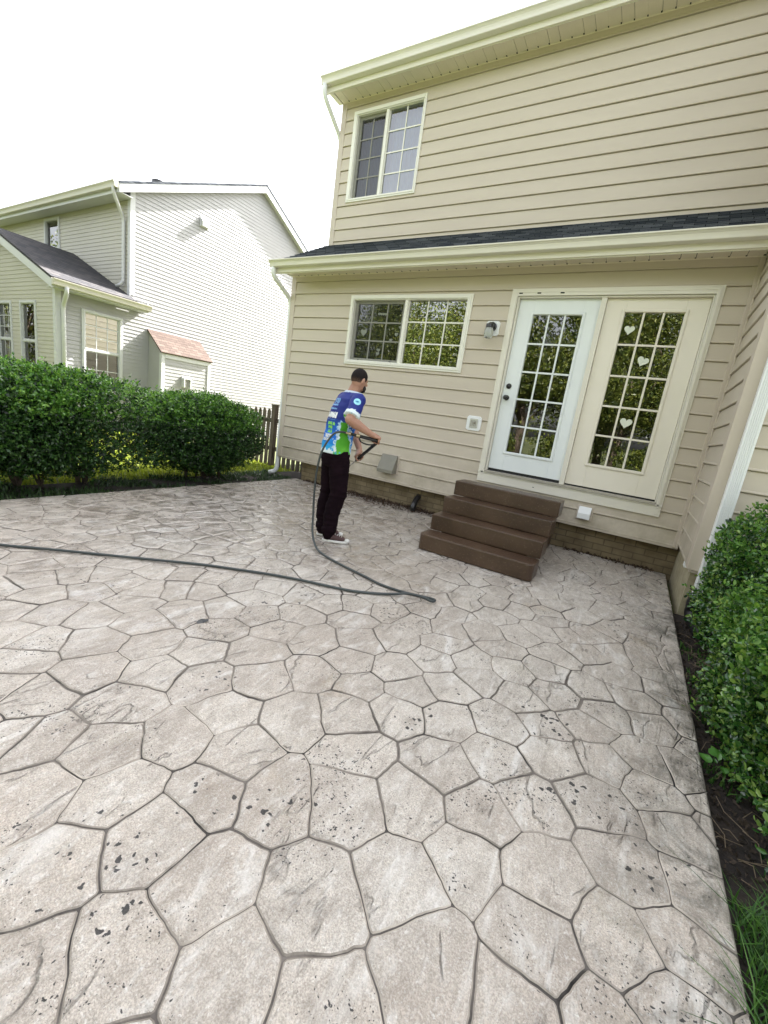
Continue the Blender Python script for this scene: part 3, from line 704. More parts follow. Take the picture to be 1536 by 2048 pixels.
def door_leaf(x0, x1, z0, z1, gx0, gx1, gz0, gz1, m_, label, knob):
    yb, yf = .085, .040
    mb = MB(); f = .035
    mb.box(x0, gx0, yf, yb, z0, z1); mb.box(gx1, x1, yf, yb, z0, z1); mb.box(gx0, gx1, yf, yb, z0, gz0); mb.box(gx0, gx1, yf, yb, gz1, z1)
    # raised glazing frame
    for (a, b, y) in ((0, .020, .030), (.006, .030, .024)):
        mb.box(gx0-f+a, gx0-f+b+.0, y, yf, gz0-f+a, gz1+f-a); mb.box(gx1+f-b, gx1+f-a, y, yf, gz0-f+a, gz1+f-a)
        mb.box(gx0-f+b, gx1+f-b, y, yf, gz0-f+a, gz0-f+b); mb.box(gx0-f+b, gx1+f-b, y, yf, gz1+f-b, gz1+f-a)
    o = mb.build('door', m_, house, bevel=.003); o['label'] = label
    # sloped glazing bead + muntins
    g = MB()
    for i in range(1, 3):
        u = gx0+(gx1-gx0)*i/3; g.box(u-.0105, u+.0105, .036, .048, gz0, gz1)
    for i in range(1, 5):
        v = gz0+(gz1-gz0)*i/5; g.box(gx0, gx1, .0345, .048, v-.0105, v+.0105)
    g.build('muntin_grid', m_, o, bevel=.003)
    p = MB(); p.quad((gx0-.005, .052, gz0-.005), (gx1+.005, .052, gz0-.005), (gx1+.005, .052, gz1+.005), (gx0-.005, .052, gz1+.005)); p.build('pane', M_GLASSD, o)
    s = MB(); s.box(x0, x1, .045, .09, .784, z0-.001); s.build('door_sweep', M_DARK, o)
    if knob:
        for z, r, k in ((1.863, .030, 0), (1.720, .030, 1)):
            q = MB(); q.tube([(3.786, .040, z), (3.786, .030, z), (3.786, .028, z)], [.033, .033, .028], 20)
            if k: q.tube([(3.786, .030, z), (3.786, -.005, z), (3.786, -.012, z), (3.786, -.032, z), (3.786, -.040, z)], [.012, .012, .026, .029, .018], 20)
            else: q.tube([(3.786, .030, z), (3.786, .018, z)], [.022, .020], 16)
            q.build('door_knob' if k else 'deadbolt', M_BLACK, o, smooth=True)
    return o
d1 = door_leaf(3.724, 4.632, .815, 2.886, 3.912, 4.463, 1.057, 2.708, M_DOORW, 'bright white door leaf with black knob and deadbolt', True)
d2 = door_leaf(4.692, 5.648, .800, 2.886, 4.895, 5.447, 1.078, 2.742, M_DOORC, 'cream fixed door leaf with paper hearts on its panes', False)
for x, z, s, t in ((4.974, 2.57, .105, -.05), (5.18, 2.25, .115, -.3), (5.172, 1.585, .125, -.08)):
    h = MB(); h.prism(heart_pts(x, z, s, t), .0505, .0515, lambda tt, p, q: (p, tt, q)); h.build('heart_sticker', M_HEART, d2)
# dim room behind the doors
r = MB(); x0, x1, z0, z1, y0, y1 = 3.5, 5.85, .70, 3.05, .14, 3.2
r.quad((x0, y1, z0), (x1, y1, z0), (x1, y1, z1), (x0, y1, z1)); r.quad((x0, y0, z0), (x0, y1, z0), (x0, y1, z1), (x0, y0, z1)); r.quad((x1, y0, z0), (x1, y1, z0), (x1, y1, z1), (x1, y0, z1))
r.quad((x0, y0, z0), (x1, y0, z0), (x1, y1, z0), (x0, y1, z0)); r.quad((x0, y0, z1), (x1, y0, z1), (x1, y1, z1), (x0, y1, z1))
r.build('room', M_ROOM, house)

# ---- wall fittings
def octagon(cx, cz, wx, wz, c): return [(cx-wx+c, cz-wz), (cx+wx-c, cz-wz), (cx+wx, cz-wz+c), (cx+wx, cz+wz-c), (cx+wx-c, cz+wz), (cx-wx+c, cz+wz), (cx-wx, cz+wz-c), (cx-wx, cz-wz+c)]
def mount(cx, cz, wx, wz, c, y0, y1, name, m_, parent=house):
    mb = MB(); mb.prism(octagon(cx, cz, wx, wz, c), y0, y1, lambda t, p, q: (p, t, q)); return mb.build(name, m_, parent, bevel=.006)
lan = mount(3.455, 2.53, .088, .088, .02, -.03, .0, 'wall_lantern', M_WHITE)
q = MB(); q.tube([(3.455, -.03, 2.545), (3.455, -.055, 2.545), (3.455, -.06, 2.545)], [.055, .055, .045], 20)
q.tube([(3.455, -.05, 2.545), (3.455, -.13, 2.55), (3.455, -.145, 2.545)], [.03, .03, .02], 14)
q.tube([(3.455, -.135, 2.56), (3.455, -.135, 2.555), (3.455, -.135, 2.515), (3.455, -.135, 2.51)], [.030, .045, .048, .045], 18)
q.build('lamp_holder', M_BLACK, lan, smooth=False)
q = MB(); q.tube([(3.455, -.135, 2.51), (3.455, -.135, 2.48), (3.455, -.135, 2.42), (3.455, -.135, 2.395), (3.455, -.135, 2.385)], [.046, .056, .056, .045, .02], 18)
MJ = mat('ribbed_glass', (.62, .64, .60), .08); MJ.node_tree.nodes['Principled BSDF'].inputs['Transmission Weight'].default_value = .6
q.build('lamp_shade', MJ, lan, smooth=True)
ob = mount(3.437, 1.350, .10, .095, .022, -.026, 0, 'outlet_box', M_WHITE)
q = MB(); q.box(3.385, 3.492, -.040, -.027, 1.292, 1.410); q.build('outlet_cover', mat('clear_cover', (.50, .50, .44), .25), ob, bevel=.006)
q = MB()
for x in (3.405, 3.425, 3.445, 3.465): q.box(x, x+.006, -.0425, -.040, 1.31, 1.39)
q.box(3.44, 3.47, -.044, -.041, 1.34, 1.365); q.build('socket_slot', mat('grey_plastic', (.22, .20, .16), .4), ob)
# dryer hood (left) and small louvred vent (under the doors)
MH = mat('taupe_plastic', (.235, .225, .18), .5, (.20, .19, .155), 4)
dh = MB(); dh.box(2.130, 2.418, -.022, 0, .46, .745); hood = dh.build('dryer_vent', M_POST, house, bevel=.006)
q = MB(); q.prism([(-.022, .735), (-.045, .735), (-.150, .520), (-.150, .470), (-.022, .470)], 2.128, 2.395, lambda t, p, q_: (t, p, q_)); q.build('vent_hood', MH, hood, bevel=.008)
q = MB(); q.tube(bend([(2.76, .12, .20), (2.76, .03, .16), (2.80, -.13, .035)]), .042, 12); q.build('drain_elbow', M_BLACK, house, smooth=True)
lv = MB(); lv.box(4.902, 5.085, -.020, 0, .412, .592); lvo = lv.build('wall_vent', M_POST, house, bevel=.005)
q = MB(); q.prism([(-.020, .575), (-.030, .575), (-.085, .50), (-.085, .435), (-.02, .435)], 4.925, 5.062, lambda t, p, q_: (t, p, q_))
q.build('vent_hood', M_WHITE, lvo, bevel=.004)

# ---- projecting wing on the right
yw = -1.17
mb = MB(); siding(mb, face_left(W), yw+.125, -.055, .39, 6.2, E_, .395)
siding(mb, lambda u, v, w: (u, yw-w, v), W+.10, 9.5, .39, 6.2, E_, .395)
mb.build('wing_wall', M_SIDING, house)
post(W-.020, W-.0005, yw, yw+.13, .385, 6.2); post(W-.020, W+.105, yw-.020, yw, .385, 6.2)
post(W-.022, W-.004, -.058, -.021, .335, 3.1, 'corner_trim')
mb = MB(); mb.box(W+.003, 9.5, yw+.003, .0, .36, .389); mb.box(W+.014, 9.5, yw+.014, 11.0, .392, 6.1)  # second box: unseen solid core added inside the wing to block sun leaks
mb.build('floor_and_backing', M_POST, house)
mb = MB(); mb.box(W+.022, 9.5, yw+.06, .104, -.12, .36); mb.build('foundation', M_STUCCO, house)
mb = MB(); mb.box(W-.016, W+.02, -.96, -.86, .345, .385); mb.build('trim_offcut', M_WHITE, house, bevel=.003)
# fluted white downspout
mb = MB(); x0, x1 = W+.062, W+.150; y0 = yw-.022
prof = [(x0, y0), (x0, y0-.062)]
for i in range(6):
    a = x0+.006+i*.0128; prof += [(a, y0-.068), (a+.0075, y0-.068), (a+.0088, y0-.0625), (a+.0118, y0-.0625)]
prof += [(x1, y0-.062), (x1, y0)]
mb.prism(prof, .09, 6.2, lambda t, p, q: (p, q, t)); mb.build('downspout', M_WHITE, house)
dp = MB()
base = bend([(W+.105, y0-.03, .20), (W+.105, y0-.03, .02), (W+.16, y0-.48, -.03)], 14)
pts = []; rs = []
for i in range(len(base)-1):
    for k in range(4):
        pts.append(base[i].lerp(base[i+1], k/4)); rs.append(.058 + (.006 if (len(pts) % 4) < 2 else 0))
dp.tube(pts, rs, 14)
tag(dp.build('drain_pipe', mat('black_plastic', (.012, .012, .014), .45), None, smooth=True), 'black corrugated drain pipe at the foot of the white downspout', 'drain pipe')

# ---- steps
M_STEP = mat('wet_aggregate', (.050, .027, .016), .30, (.090, .054, .033), 2.2, .5, 120)
def step_speckle(M):
    n = M.node_tree; P = n.nodes['Principled BSDF']; L = n.links.new
    src = P.inputs['Base Color'].links[0].from_socket
    tc = n.nodes.new('ShaderNodeTexCoord'); v = n.nodes.new('ShaderNodeTexVoronoi'); v.inputs['Scale'].default_value = 95; L(tc.outputs['Object'], v.inputs[0])
    sp = n.nodes.new('ShaderNodeSeparateColor'); L(v.outputs['Color'], sp.inputs[0])
    r = n.nodes.new('ShaderNodeMapRange'); r.inputs[1].default_value = .80; r.inputs[2].default_value = .9; L(sp.outputs[0], r.inputs[0])
    d = n.nodes.new('ShaderNodeMapRange'); d.inputs[1].default_value = .32; d.inputs[2].default_value = .22; L(v.outputs['Distance'], d.inputs[0])
    m_ = n.nodes.new('ShaderNodeMath'); m_.operation = 'MULTIPLY'; L(r.outputs[0], m_.inputs[0]); L(d.outputs[0], m_.inputs[1])
    mx = n.nodes.new('ShaderNodeMix'); mx.data_type = 'RGBA'; L(m_.outputs[0], mx.inputs[0]); L(src, mx.inputs[6]); mx.inputs[7].default_value = (.22, .17, .12, 1)
    L(mx.outputs[2], P.inputs['Base Color'])
step_speckle(M_STEP)
st = thing('concrete_steps', (4.24, -.8, 0), 'dark brown wet concrete steps leading up to the patio doors', 'steps')
r_, t_, yt = .169, .259, -.872
for k in range(4):
    zt, yf = (4-k)*r_, yt - k*t_
    ztop, zbot = zt, (0.002 if k == 3 else zt-r_+.001)
    ybk = -.60 if k == 0 else yf+t_+.001
    cr = .055 if k == 3 else .012
    x0, x1 = 3.652, 4.820
    foot = [(x0, ybk), (x0, yf+cr)] + [(x0+cr-cr*math.cos(a), yf+cr-cr*math.sin(a)) for a in [math.pi/2*i/6 for i in range(1, 7)]] + \
           [(x1-cr+cr*math.sin(a), yf+cr-cr*math.cos(a)) for a in [math.pi/2*i/6 for i in range(1, 7)]] + [(x1, ybk)]
    mb = MB()
    if k == 0: mb.prism(foot, ztop-r_+.001, ztop, lambda t, p, q: (p, q, t))
    else: mb.prism(foot, zbot, ztop, lambda t, p, q: (p, q, t))
    mb.build('step', M_STEP, st, bevel=.012)
mb = MB(); mb.box(3.78, 4.69, yt-2*t_+.03, -.61, .002, 2*r_-.002); mb.box(3.78, 4.69, yt-t_+.04, -.61, 2*r_, 3*r_-.002); mb.build('step_core', M_STEP, st)
mb = MB(); mb.box(3.74, 4.70, -.602, -.03, .002, .585); mb.build('landing_block', M_STEP, st, bevel=.01)

# ================================================================== NEIGHBOUR HOUSE
nb = thing('house', (-9.0, 4.0, 0), 'white sided neighbouring house with blue-black roofs and a gabled extension', 'house')
NX = -6.3; EN = .0905
ZE, YE, ZP, YP, YF = 5.60, .86, 7.40, 4.83, 8.9
mb = MB()
siding(mb, face_right(NX), lambda v: max(YE, YE + (v-ZE)*(YP-YE)/(ZP-ZE)) if v > ZE else (YE if v > 3.05 else -.70), lambda v: YF if v < 5.2 else YF - (v-5.2)*(YF-YP)/(ZP-5.2), -.1, ZP-.02, EN, -.1+.06, [(-.18, .62, .93, 2.63)], lip=.0112, detail=False)
mb.build('side_wall', M_NSID, nb)
mb = MB()
siding(mb, face_back(YE), -16, NX-.06, 3.0, 5.7, EN, -.04, [(-10.67, -9.87, 3.9, 5.3)], lip=.0112, detail=False)
mb.build('back_wall', M_NSID2, nb)
YX = -.74; GX, GZ = -9.05, 4.20
mb = MB()
siding(mb, face_back(YX), lambda v: -11.8 if v < 3.1 else -11.8+(v-3.1)*(GX+11.8)/(GZ-3.1), lambda v: NX-.06 if v < 3.1 else NX-(v-3.1)*(NX-GX)/(GZ-3.1), -.1, GZ-.03, EN, -.04, [(-9.42, -8.60, .95, 2.66), (-8.04, -7.26, .95, 2.66)], lip=.0112, detail=False)
mb.build('extension_wall', M_NSID2, nb)
mb = MB()
mb.box(NX-.10, NX+.018, YE-.018, YE, 3.1, 5.6); mb.box(NX, NX+.018, YE, YE+.10, 3.3, 5.6)
mb.build('corner_post', M_NTRIM, nb)
mb = MB(); mb.box(NX-.10, NX+.018, YX-.018, YX, -.1, 3.1); mb.box(NX, NX+.018, YX, YX+.10, -.1, 3.1); mb.build('corner_post', M_NTRIM, nb)
# backing walls (keep daylight out of the attic)
mb = MB()
mb.prism([(YE+.02, -.1), (YF, -.1), (YF, 5.2), (YP, ZP), (YE+.02, ZE)], NX-.05, NX-.02, lambda t, p, q: (t, p, q))
mb.box(-16, NX-.06, YE+.02, YE+.05, -.1, 3.9); mb.box(-16, -10.68, YE+.02, YE+.05, 3.9, 5.6); mb.box(-9.86, NX-.06, YE+.02, YE+.05, 3.9, 5.6)
mb.build('wall_sheathing', M_DARK, nb)
# main roof
def roofslab(mb, pts, th=.10):  # quad of 4 corner points with downward thickness
    a = [Vector(p) for p in pts]; n = (a[1]-a[0]).cross(a[2]-a[1]).normalized()
    if n.z < 0: n = -n
    b = [p - n*th for p in a]
    mb.poly([tuple(p) for p in a]); mb.poly([tuple(p) for p in reversed(b)])
    for i in range(4):
        j = (i+1) % 4; mb.quad(tuple(a[i]), tuple(b[i]), tuple(b[j]), tuple(a[j]))
ov = .16
sR = (ZP-ZE)/(YP-YE)
mb = MB()
roofslab(mb, [(NX+ov, YE-.34, ZE-.34*sR+.17), (-16, YE-.34, ZE-.34*sR+.17), (-16, YP, ZP+.17), (NX+ov, YP, ZP+.17)], .05)
roofslab(mb, [(NX+ov, YF+.3, 5.2-.16+.17), (-16, YF+.3, 5.2-.16+.17), (-16, YP, ZP+.17), (NX+ov, YP, ZP+.17)], .05)
mb.build('main_roof', M_SHING, nb)
mb = MB()   # rake boards
for (ya, za, yb, zb) in ((YE-.34, ZE-.34*sR, YP, ZP), (YF+.3, 5.04, YP, ZP)):
    mb.prism([(ya, za+.13), (yb, zb+.13), (yb, zb-.06), (ya, za-.06)], NX+ov-.03, NX+ov-.005, lambda t, p, q: (t, p, q))
    mb.prism([(ya, za-.02), (yb, zb-.02), (yb, zb-.04), (ya, za-.04)], NX+.0, NX+ov-.031, lambda t, p, q: (t, p, q))
mb.build('rake_board', M_NTRIM, nb)
mb = MB(); mb.box(-16, NX+ov-.035, YE-.34, YE-.02, 5.40, 5.42); mb.box(-16, NX+ov-.035, YE-.365, YE-.342, 5.38, 5.60); mb.build('soffit', M_NTRIM, nb)
mb = MB(); mb.prism(GP, -16, NX+ov, lambda t, p, q: (t, YE-.367+p, 5.46+q*1.5)); mb.build('gutter', M_NGUT, nb)
mb = MB(); mb.tube(bend([(NX+.05, YE-.42, 5.48), (NX+.05, YE-.42, 5.36), (NX-.20, YE-.06, 4.98), (NX-.20, YE-.06, 3.55), (NX-.36, YE-.14, 3.46)]), .038, 10); mb.build('downspout', M_NTRIM, nb, smooth=True)
# extension roof, eave boards and gutter
zx = 3.13; xe = NX+.32; sx_ = (GZ-3.1)/(NX-GX)
mb = MB()
za = 3.1-.32*sx_+.17
roofslab(mb, [(xe, YX-.2, za), (xe, YE+.01, za), (GX, YE+.01, GZ+.17), (GX, YX-.2, GZ+.17)], .05)
roofslab(mb, [(-12.12, YX-.2, za), (-12.12, YE+.01, za), (GX, YE+.01, GZ+.17), (GX, YX-.2, GZ+.17)], .05)
mb.build('extension_roof', M_SHINGY, nb)
mb = MB()
for s_ in (1, -1):
    X = (lambda x: x) if s_ == 1 else (lambda x: 2*GX-x)
    mb.prism([(X(xe), za-.04), (X(GX), GZ+.13), (X(GX), GZ-.06), (X(xe), za-.23)], YX-.20, YX-.17, lambda t, p, q: (p, t, q))
    mb.prism([(X(xe-.02), za-.10), (X(GX), GZ+.05), (X(GX), GZ+.03), (X(xe-.02), za-.12)], YX-.168, YX, lambda t, p, q: (p, t, q))
mb.box(NX+.02, xe, YX-.17, YE+.3, za-.20, za-.18); mb.box(xe-.022, xe, YX-.165, YE+.3, za-.18, za-.05)
mb.box(NX+.02, xe-.03, YE+.28, YE+.30, za-.18, za+.02)
mb.build('rake_board', M_NTRIM, nb)
mb = MB(); mb.prism([(-p, q) for p, q in GP], YX-.2, YE+.32, lambda t, p, q: (xe+p, t, za-.165+q*1.5)); mb.build('gutter', M_NGUT, nb)
mb = MB(); mb.tube(bend([(xe+.05, YX+.06, za-.15), (xe+.05, YX+.06, za-.27), (NX+.06, YX+.12, za-.50), (NX+.06, YX+.12, 0)]), .045, 10); mb.build('downspout', M_NTRIM, nb, smooth=True)
# windows
window(nb, face_back(YX), -9.46, -8.56, .90, 2.72, [(-9.40, -8.62, .95, 1.80, 3, 1, .0), (-9.40, -8.62, 1.85, 2.66, 3, 3, .0)], .06, frame_m=M_NTRIM, blind=(-9.4, -8.62, .95, 2.66, M_BLIND))
window(nb, face_back(YX), -8.08, -7.22, .90, 2.72, [(-8.02, -7.28, .95, 1.80, 1, 1, .0), (-8.02, -7.28, 1.85, 2.66, 1, 1, .0)], .06, frame_m=M_NTRIM)
window(nb, face_right(NX), -.24, .68, .88, 2.69, [(-.17, .61, .94, 1.78, 3, 2, .0), (-.17, .61, 1.83, 2.63, 3, 3, .0)], .06, frame_m=M_NTRIM, blind=(-.17, .61, .94, 2.63, M_BLIND))
window(nb, face_back(YE), -10.73, -9.81, 3.8, 5.36, [(-10.66, -9.88, 3.9, 4.55, 1, 1, .0), (-10.66, -9.88, 4.60, 5.3, 1, 1, .0)], .06, frame_m=M_NTRIM)
# gable vent cap and roof pipe
mb = MB(); mb.box(NX+.010, NX+.030, 2.70, 2.97, 5.58, 5.83); vc = mb.build('wall_vent', M_NTRIM, nb, bevel=.01)
mb = MB(); mb.prism([(0, 5.80), (.075, 5.72), (.075, 5.60), (0, 5.60)], 2.73, 2.94, lambda t, p, q: (NX+.03+p, t, q)); mb.build('vent_hood', M_NTRIM, vc)
mb = MB(); mb.tube([(-10.9, 4.3, 7.1), (-10.9, 4.3, 7.83)], .09, 12); mb.tube([(-10.9, 4.3, 7.83), (-10.9, 4.3, 7.86), (-10.9, 4.3, 7.98), (-10.9, 4.3, 8.0)], [.12, .21, .21, .1], 14); mb.build('roof_vent', M_BLACK, nb)
mb = MB(); mb.tube([(-9.1, 4.6, 7.3), (-9.1, 4.6, 7.78)], .03, 8); mb.build('vent_pipe', M_BLACK, nb)
# chimney chase with sloped shingled top
cx0, cx1, cy0, cy1 = NX+.0, NX+.60, 1.35, 2.80
mb = MB()
siding(mb, face_right(cx1), cy0+.08, cy1-.08, -.1, 2.03, EN, -.04, lip=.0075, detail=False)
siding(mb, lambda u, v, w: (u, cy0-w, v), lambda v: cx0, lambda v: cx1-.06, -.1, 2.03, EN, -.04, lip=.0075, detail=False)
siding(mb, lambda u, v, w: (u, cy1+w, v), lambda v: cx0, lambda v: cx1-.06, -.1, 2.03, EN, -.04, lip=.0075, detail=False)
mb.prism([(cx0, 2.02), (cx1-.03, 2.02), (cx0, 2.52)], cy0+.005, cy1-.005, lambda t, p, q: (p, t, q))
ch = mb.build('chimney_chase', M_NSID, nb)
mb = MB()
for ya, yb in ((cy0-.014, cy0+.08), (cy1-.08, cy1+.014)): mb.box(cx1-.08, cx1+.016, ya, yb, -.1, 2.04)
mb.box(cx1+.0, cx1+.022, cy0+.08, cy1-.08, 1.93, 2.06)
mb.build('chase_trim', M_NTRIM, ch)
mb = MB(); roofslab(mb, [(cx1+.06, cy0-.05, 2.06), (cx1+.06, cy1+.05, 2.06), (cx0+.02, cy1+.05, 2.60), (cx0+.02, cy0-.05, 2.60)], .035); mb.build('chase_roof', M_SHINGP, ch)
mb = MB(); mb.box(cx1+.005, cx1+.03, 1.92, 2.20, 1.25, 1.54); mb.box(cx1+.03, cx1+.09, 1.95, 1.98, 1.25, 1.50); mb.box(cx1+.03, cx1+.09, 2.14, 2.17, 1.25, 1.50); mb.box(cx1+.03, cx1+.09, 1.98, 2.14, 1.47, 1.50)
mb.box(cx1+.032, cx1+.05, 2.0, 2.05, 1.27, 1.45, 1); mb.box(cx1+.032, cx1+.05, 2.08, 2.12, 1.27, 1.45, 1)
mb.build('wall_vent', [M_NTRIM, mat('vent_grey', (.3, .3, .28), .5)], ch)

# ================================================================== FENCE
M_WOOD = mat('weathered_wood', (.065, .052, .040), .9, (.13, .105, .082), 4, .6, 30, stretch=(6, 6, .6))
fn = thing('wooden_fence', (-1.6, .95, 0), 'weathered brown picket fence between the two houses beside the hedge', 'fence')
pk = MB(); rr = random.Random(5)
x = -3.6
while x < .45:
    if not (-1.16 < x < -.98):
        hh = 1.0 + .06*math.sin(x*3) + rr.uniform(-.015, .015) if x < -1.05 else .98 + rr.uniform(-.015, .015)
        hh += max(0, (x+1.9))*.10 if x < -1.05 else 0
        pk.prism([(x, -.05), (x+.088, -.05), (x+.088, hh-.06), (x+.06, hh), (x+.028, hh), (x, hh-.06)], .90+rr.uniform(-.004, .004), .918, lambda t, p, q: (p, t, q))
    x += .128
pk.build('picket', M_WOOD, fn); fn.children[0]['kind'] = 'stuff'
rl = MB()
for z in (.25, .82): rl.box(-3.6, .45, .925, .965, z, z+.085)
rl.build('rail', M_WOOD, fn)
ps = MB(); ps.box(-1.14, -1.04, .86, .96, -.05, 1.16); ps.box(-1.15, -1.03, .85, .97, 1.16, 1.185); ps.build('post', M_WOOD, fn, bevel=.005)
hn = MB(); hn.box(-1.32, -1.15, .885, .899, .86, .885); hn.box(-1.18, -1.145, .875, .899, .83, .91); hn.build('hinge', M_BLACK, fn)

# ================================================================== HEDGE AND SHRUBS
M_BARK = mat('bark', (.06, .045, .032), .95, (.12, .09, .065), 20, .6, 60)
M_HLEAF = leaf_mat('hedge_leaf', [(.005, .018, .005), (.011, .040, .008), (.026, .080, .014), (.065, .15, .024)], .36, .2)
M_BOX = leaf_mat('boxwood_leaf', [(.008, .040, .010), (.030, .115, .022), (.085, .22, .035), (.28, .42, .09)], .2, .2, .9)
M_BLADE = leaf_mat('grass_blade', [(.02, .07, .012), (.05, .14, .02), (.09, .20, .035)], .5, .3)
M_LAWNB = leaf_mat('lawn_blade', [(.12, .18, .014), (.20, .27, .022), (.30, .36, .045)], .5, .35)
M_COVER = leaf_mat('cover_leaf', [(.012, .035, .010), (.025, .06, .014), (.045, .09, .02)], .5, .2)
M_SHOOT = leaf_mat('lit_shoot_leaf', [(.03, .11, .015), (.08, .21, .028), (.17, .33, .05)], .32, .3)  # new growth, with the brightness of lit tops put into its paler colour
M_FILL = mat('inner_twig', (.012, .018, .008), .95)

def lump(P, f=3.0, o=0.0):
    return np.array([noise.noise(Vector((p[0]*f+o, p[1]*f, p[2]*f))) for p in P])

def bush(name, c, rad, zb, ntwig, per, L, label, cat, group, matl, sq=2.6, stems=5, seed=1, under=.25, lumps=.16, six=False, twl=.07, jut=.05, shoots=0):
    rng = np.random.default_rng(seed)
    root = thing(name, (c[0], c[1], -.05), label, cat, group)
    D = norm(rng.normal(0, 1, (ntwig, 3)))
    # superellipsoid surface
    e = sq
    k = (np.abs(D[:, 0]/rad[0])**e + np.abs(D[:, 1]/rad[1])**e + np.abs(D[:, 2]/rad[2])**e)**(-1/e)
    S_ = D*k[:, None]
    lm = lump(S_ + np.array(c), 2.6, seed*3.1)*lumps + lump(S_ + np.array(c), 7.5, seed)*lumps*.45
    depth = rng.random(ntwig)**2.0*.55
    S_ = S_*(1 + lm - depth)[:, None]
    nrm = norm(D*np.array([1/rad[0]**2, 1/rad[1]**2, 1/rad[2]**2])*1.0 + D*.6)
    keep = S_[:, 2] + c[2] > zb + rng.random(ntwig)*under
    S_, nrm = S_[keep], nrm[keep]; n = len(S_)
    tip = norm(nrm + rng.normal(0, .35, (n, 3)) + np.array([0, 0, .45]))
    tl = twl*(.5 + rng.random(n)) + (rng.random(n) < .06)*jut
    t = rng.random((n, per))
    Pp = (S_[:, None, :] + tip[:, None, :]*(t*tl[:, None])[:, :, None] + rng.normal(0, .008, (n, per, 3))).reshape(-1, 3) + np.array(c)
    Nn = norm(np.repeat(tip, per, 0)*.5 + rng.normal(0, .7, (n*per, 3)))
    V, F = leaves(Pp, Nn, L*(.6 + .8*rng.random(n*per)), .55, .25, .3, six, rng)
    nv_, nf_ = (6, 2) if six else (4, 1)
    lit_top = np.repeat((nrm[:, 2] > .25) & (lm[keep] - depth[keep] > -.16) & (rng.random(n) < shoots), per) if shoots else np.zeros(n*per, bool)
    vi = np.repeat(~lit_top, nv_)
    def sub(mask):
        k_ = int(mask.sum()); Vs = V.reshape(-1, nv_, 3)[mask].reshape(-1, 3); b_ = np.arange(k_)[:, None]*nv_
        Fs = np.concatenate([b_ + np.array([[0, 1, 2, 3]]), b_ + np.array([[0, 3, 4, 5]])], 0) if six else b_ + np.array([[0, 1, 2, 3]])
        return Vs, Fs
    Va, Fa = sub(~lit_top); fastmesh('foliage', Va, 0, Fa, matl, root)
    if lit_top.any():
        Va, Fa = sub(lit_top); fastmesh('lit_top_shoots', Va, 0, Fa, M_SHOOT, root)
    # twig mass inside
    q = MB(); R2 = random.Random(seed)
    for s in range(stems):
        a = R2.uniform(0, 6.28); bx, by = c[0]+R2.uniform(-.10, .10)*min(1, rad[0]*2), c[1]+R2.uniform(-.35, .35)*rad[1]
        for f in range(4):
            ex, ey, ez = bx+R2.uniform(-.7, .7)*rad[0], by+R2.uniform(-.45, .45)*rad[1], c[2]+R2.uniform(-.3, .5)*rad[2]
            mx_, my_ = bx+(ex-bx)*.35+R2.uniform(-.05, .05), by+(ey-by)*.35+R2.uniform(-.05, .05)
            q.tube([(bx, by, -.06), (bx+(mx_-bx)*.4, by+(my_-by)*.4, (ez+.06)*.25), (mx_, my_, ez*.5), (ex, ey, ez)], [.014, .011, .008, .003], 6)
    q.build('stem', M_BARK, root, smooth=True)
    return root
HG = 'clipped hedge bushes along the patio edge'
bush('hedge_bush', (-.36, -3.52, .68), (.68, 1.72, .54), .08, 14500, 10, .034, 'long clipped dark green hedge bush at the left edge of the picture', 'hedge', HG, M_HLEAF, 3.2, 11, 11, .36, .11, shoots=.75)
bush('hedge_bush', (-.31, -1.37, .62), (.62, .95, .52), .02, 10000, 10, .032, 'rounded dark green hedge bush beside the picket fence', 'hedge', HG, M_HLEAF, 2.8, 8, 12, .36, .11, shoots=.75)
BG = 'boxwood shrubs in the bed beside the patio'
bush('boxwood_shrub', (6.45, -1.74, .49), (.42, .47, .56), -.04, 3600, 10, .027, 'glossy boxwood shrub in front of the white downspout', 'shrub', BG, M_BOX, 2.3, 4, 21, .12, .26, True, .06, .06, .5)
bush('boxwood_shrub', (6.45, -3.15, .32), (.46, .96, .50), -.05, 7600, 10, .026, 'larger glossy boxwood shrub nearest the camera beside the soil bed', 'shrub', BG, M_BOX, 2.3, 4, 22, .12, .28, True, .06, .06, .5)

def blades(name, n, fx, h0, h1, w, matl, seed, lean=.35):
    rng = np.random.default_rng(seed)
    P = fx(n, rng); n = len(P)
    h = h0 + (h1-h0)*rng.random(n)**1.4
    a = rng.random(n)*6.283; ln = rng.normal(0, lean, n)*h
    d = np.stack([np.cos(a), np.sin(a), np.zeros(n)], 1); s = np.stack([-np.sin(a), np.cos(a), np.zeros(n)], 1)*w/2
    up = np.array([0, 0, 1])
    M1 = P + d*ln[:, None]*.35 + up*h[:, None]*.6; T = P + d*ln[:, None] + up*h[:, None]
    V = np.stack([P-s, P+s, M1+s*.8, M1-s*.8, T+s*.1, T-s*.1], 1).reshape(-1, 3)
    b = np.arange(n)[:, None]*6; F = np.concatenate([b+np.array([[0, 1, 2, 3]]), b+np.array([[3, 2, 4, 5]])], 0)
    return tag(fastmesh(name, V, 0, F, matl), kind='stuff')
def rect(x0, x1, y0, y1, z, clump=0):
    def f(n, rng):
        P = np.stack([x0+(x1-x0)*rng.random(n), y0+(y1-y0)*rng.random(n), np.full(n, z)], 1)
        if clump:
            v = lump(P, clump, 3.3); P = P[v > -.05]
        return P
    return f
blades('lawn_grass', 42000, rect(-6.2, -.45, -5.5, 1.2, -.10), .05, .11, .012, M_LAWNB, 31)
blades('ground_cover', 8000, rect(-.55, .36, -5.4, .3, -.06, 2.2), .02, .075, .016, M_COVER, 32, .9)
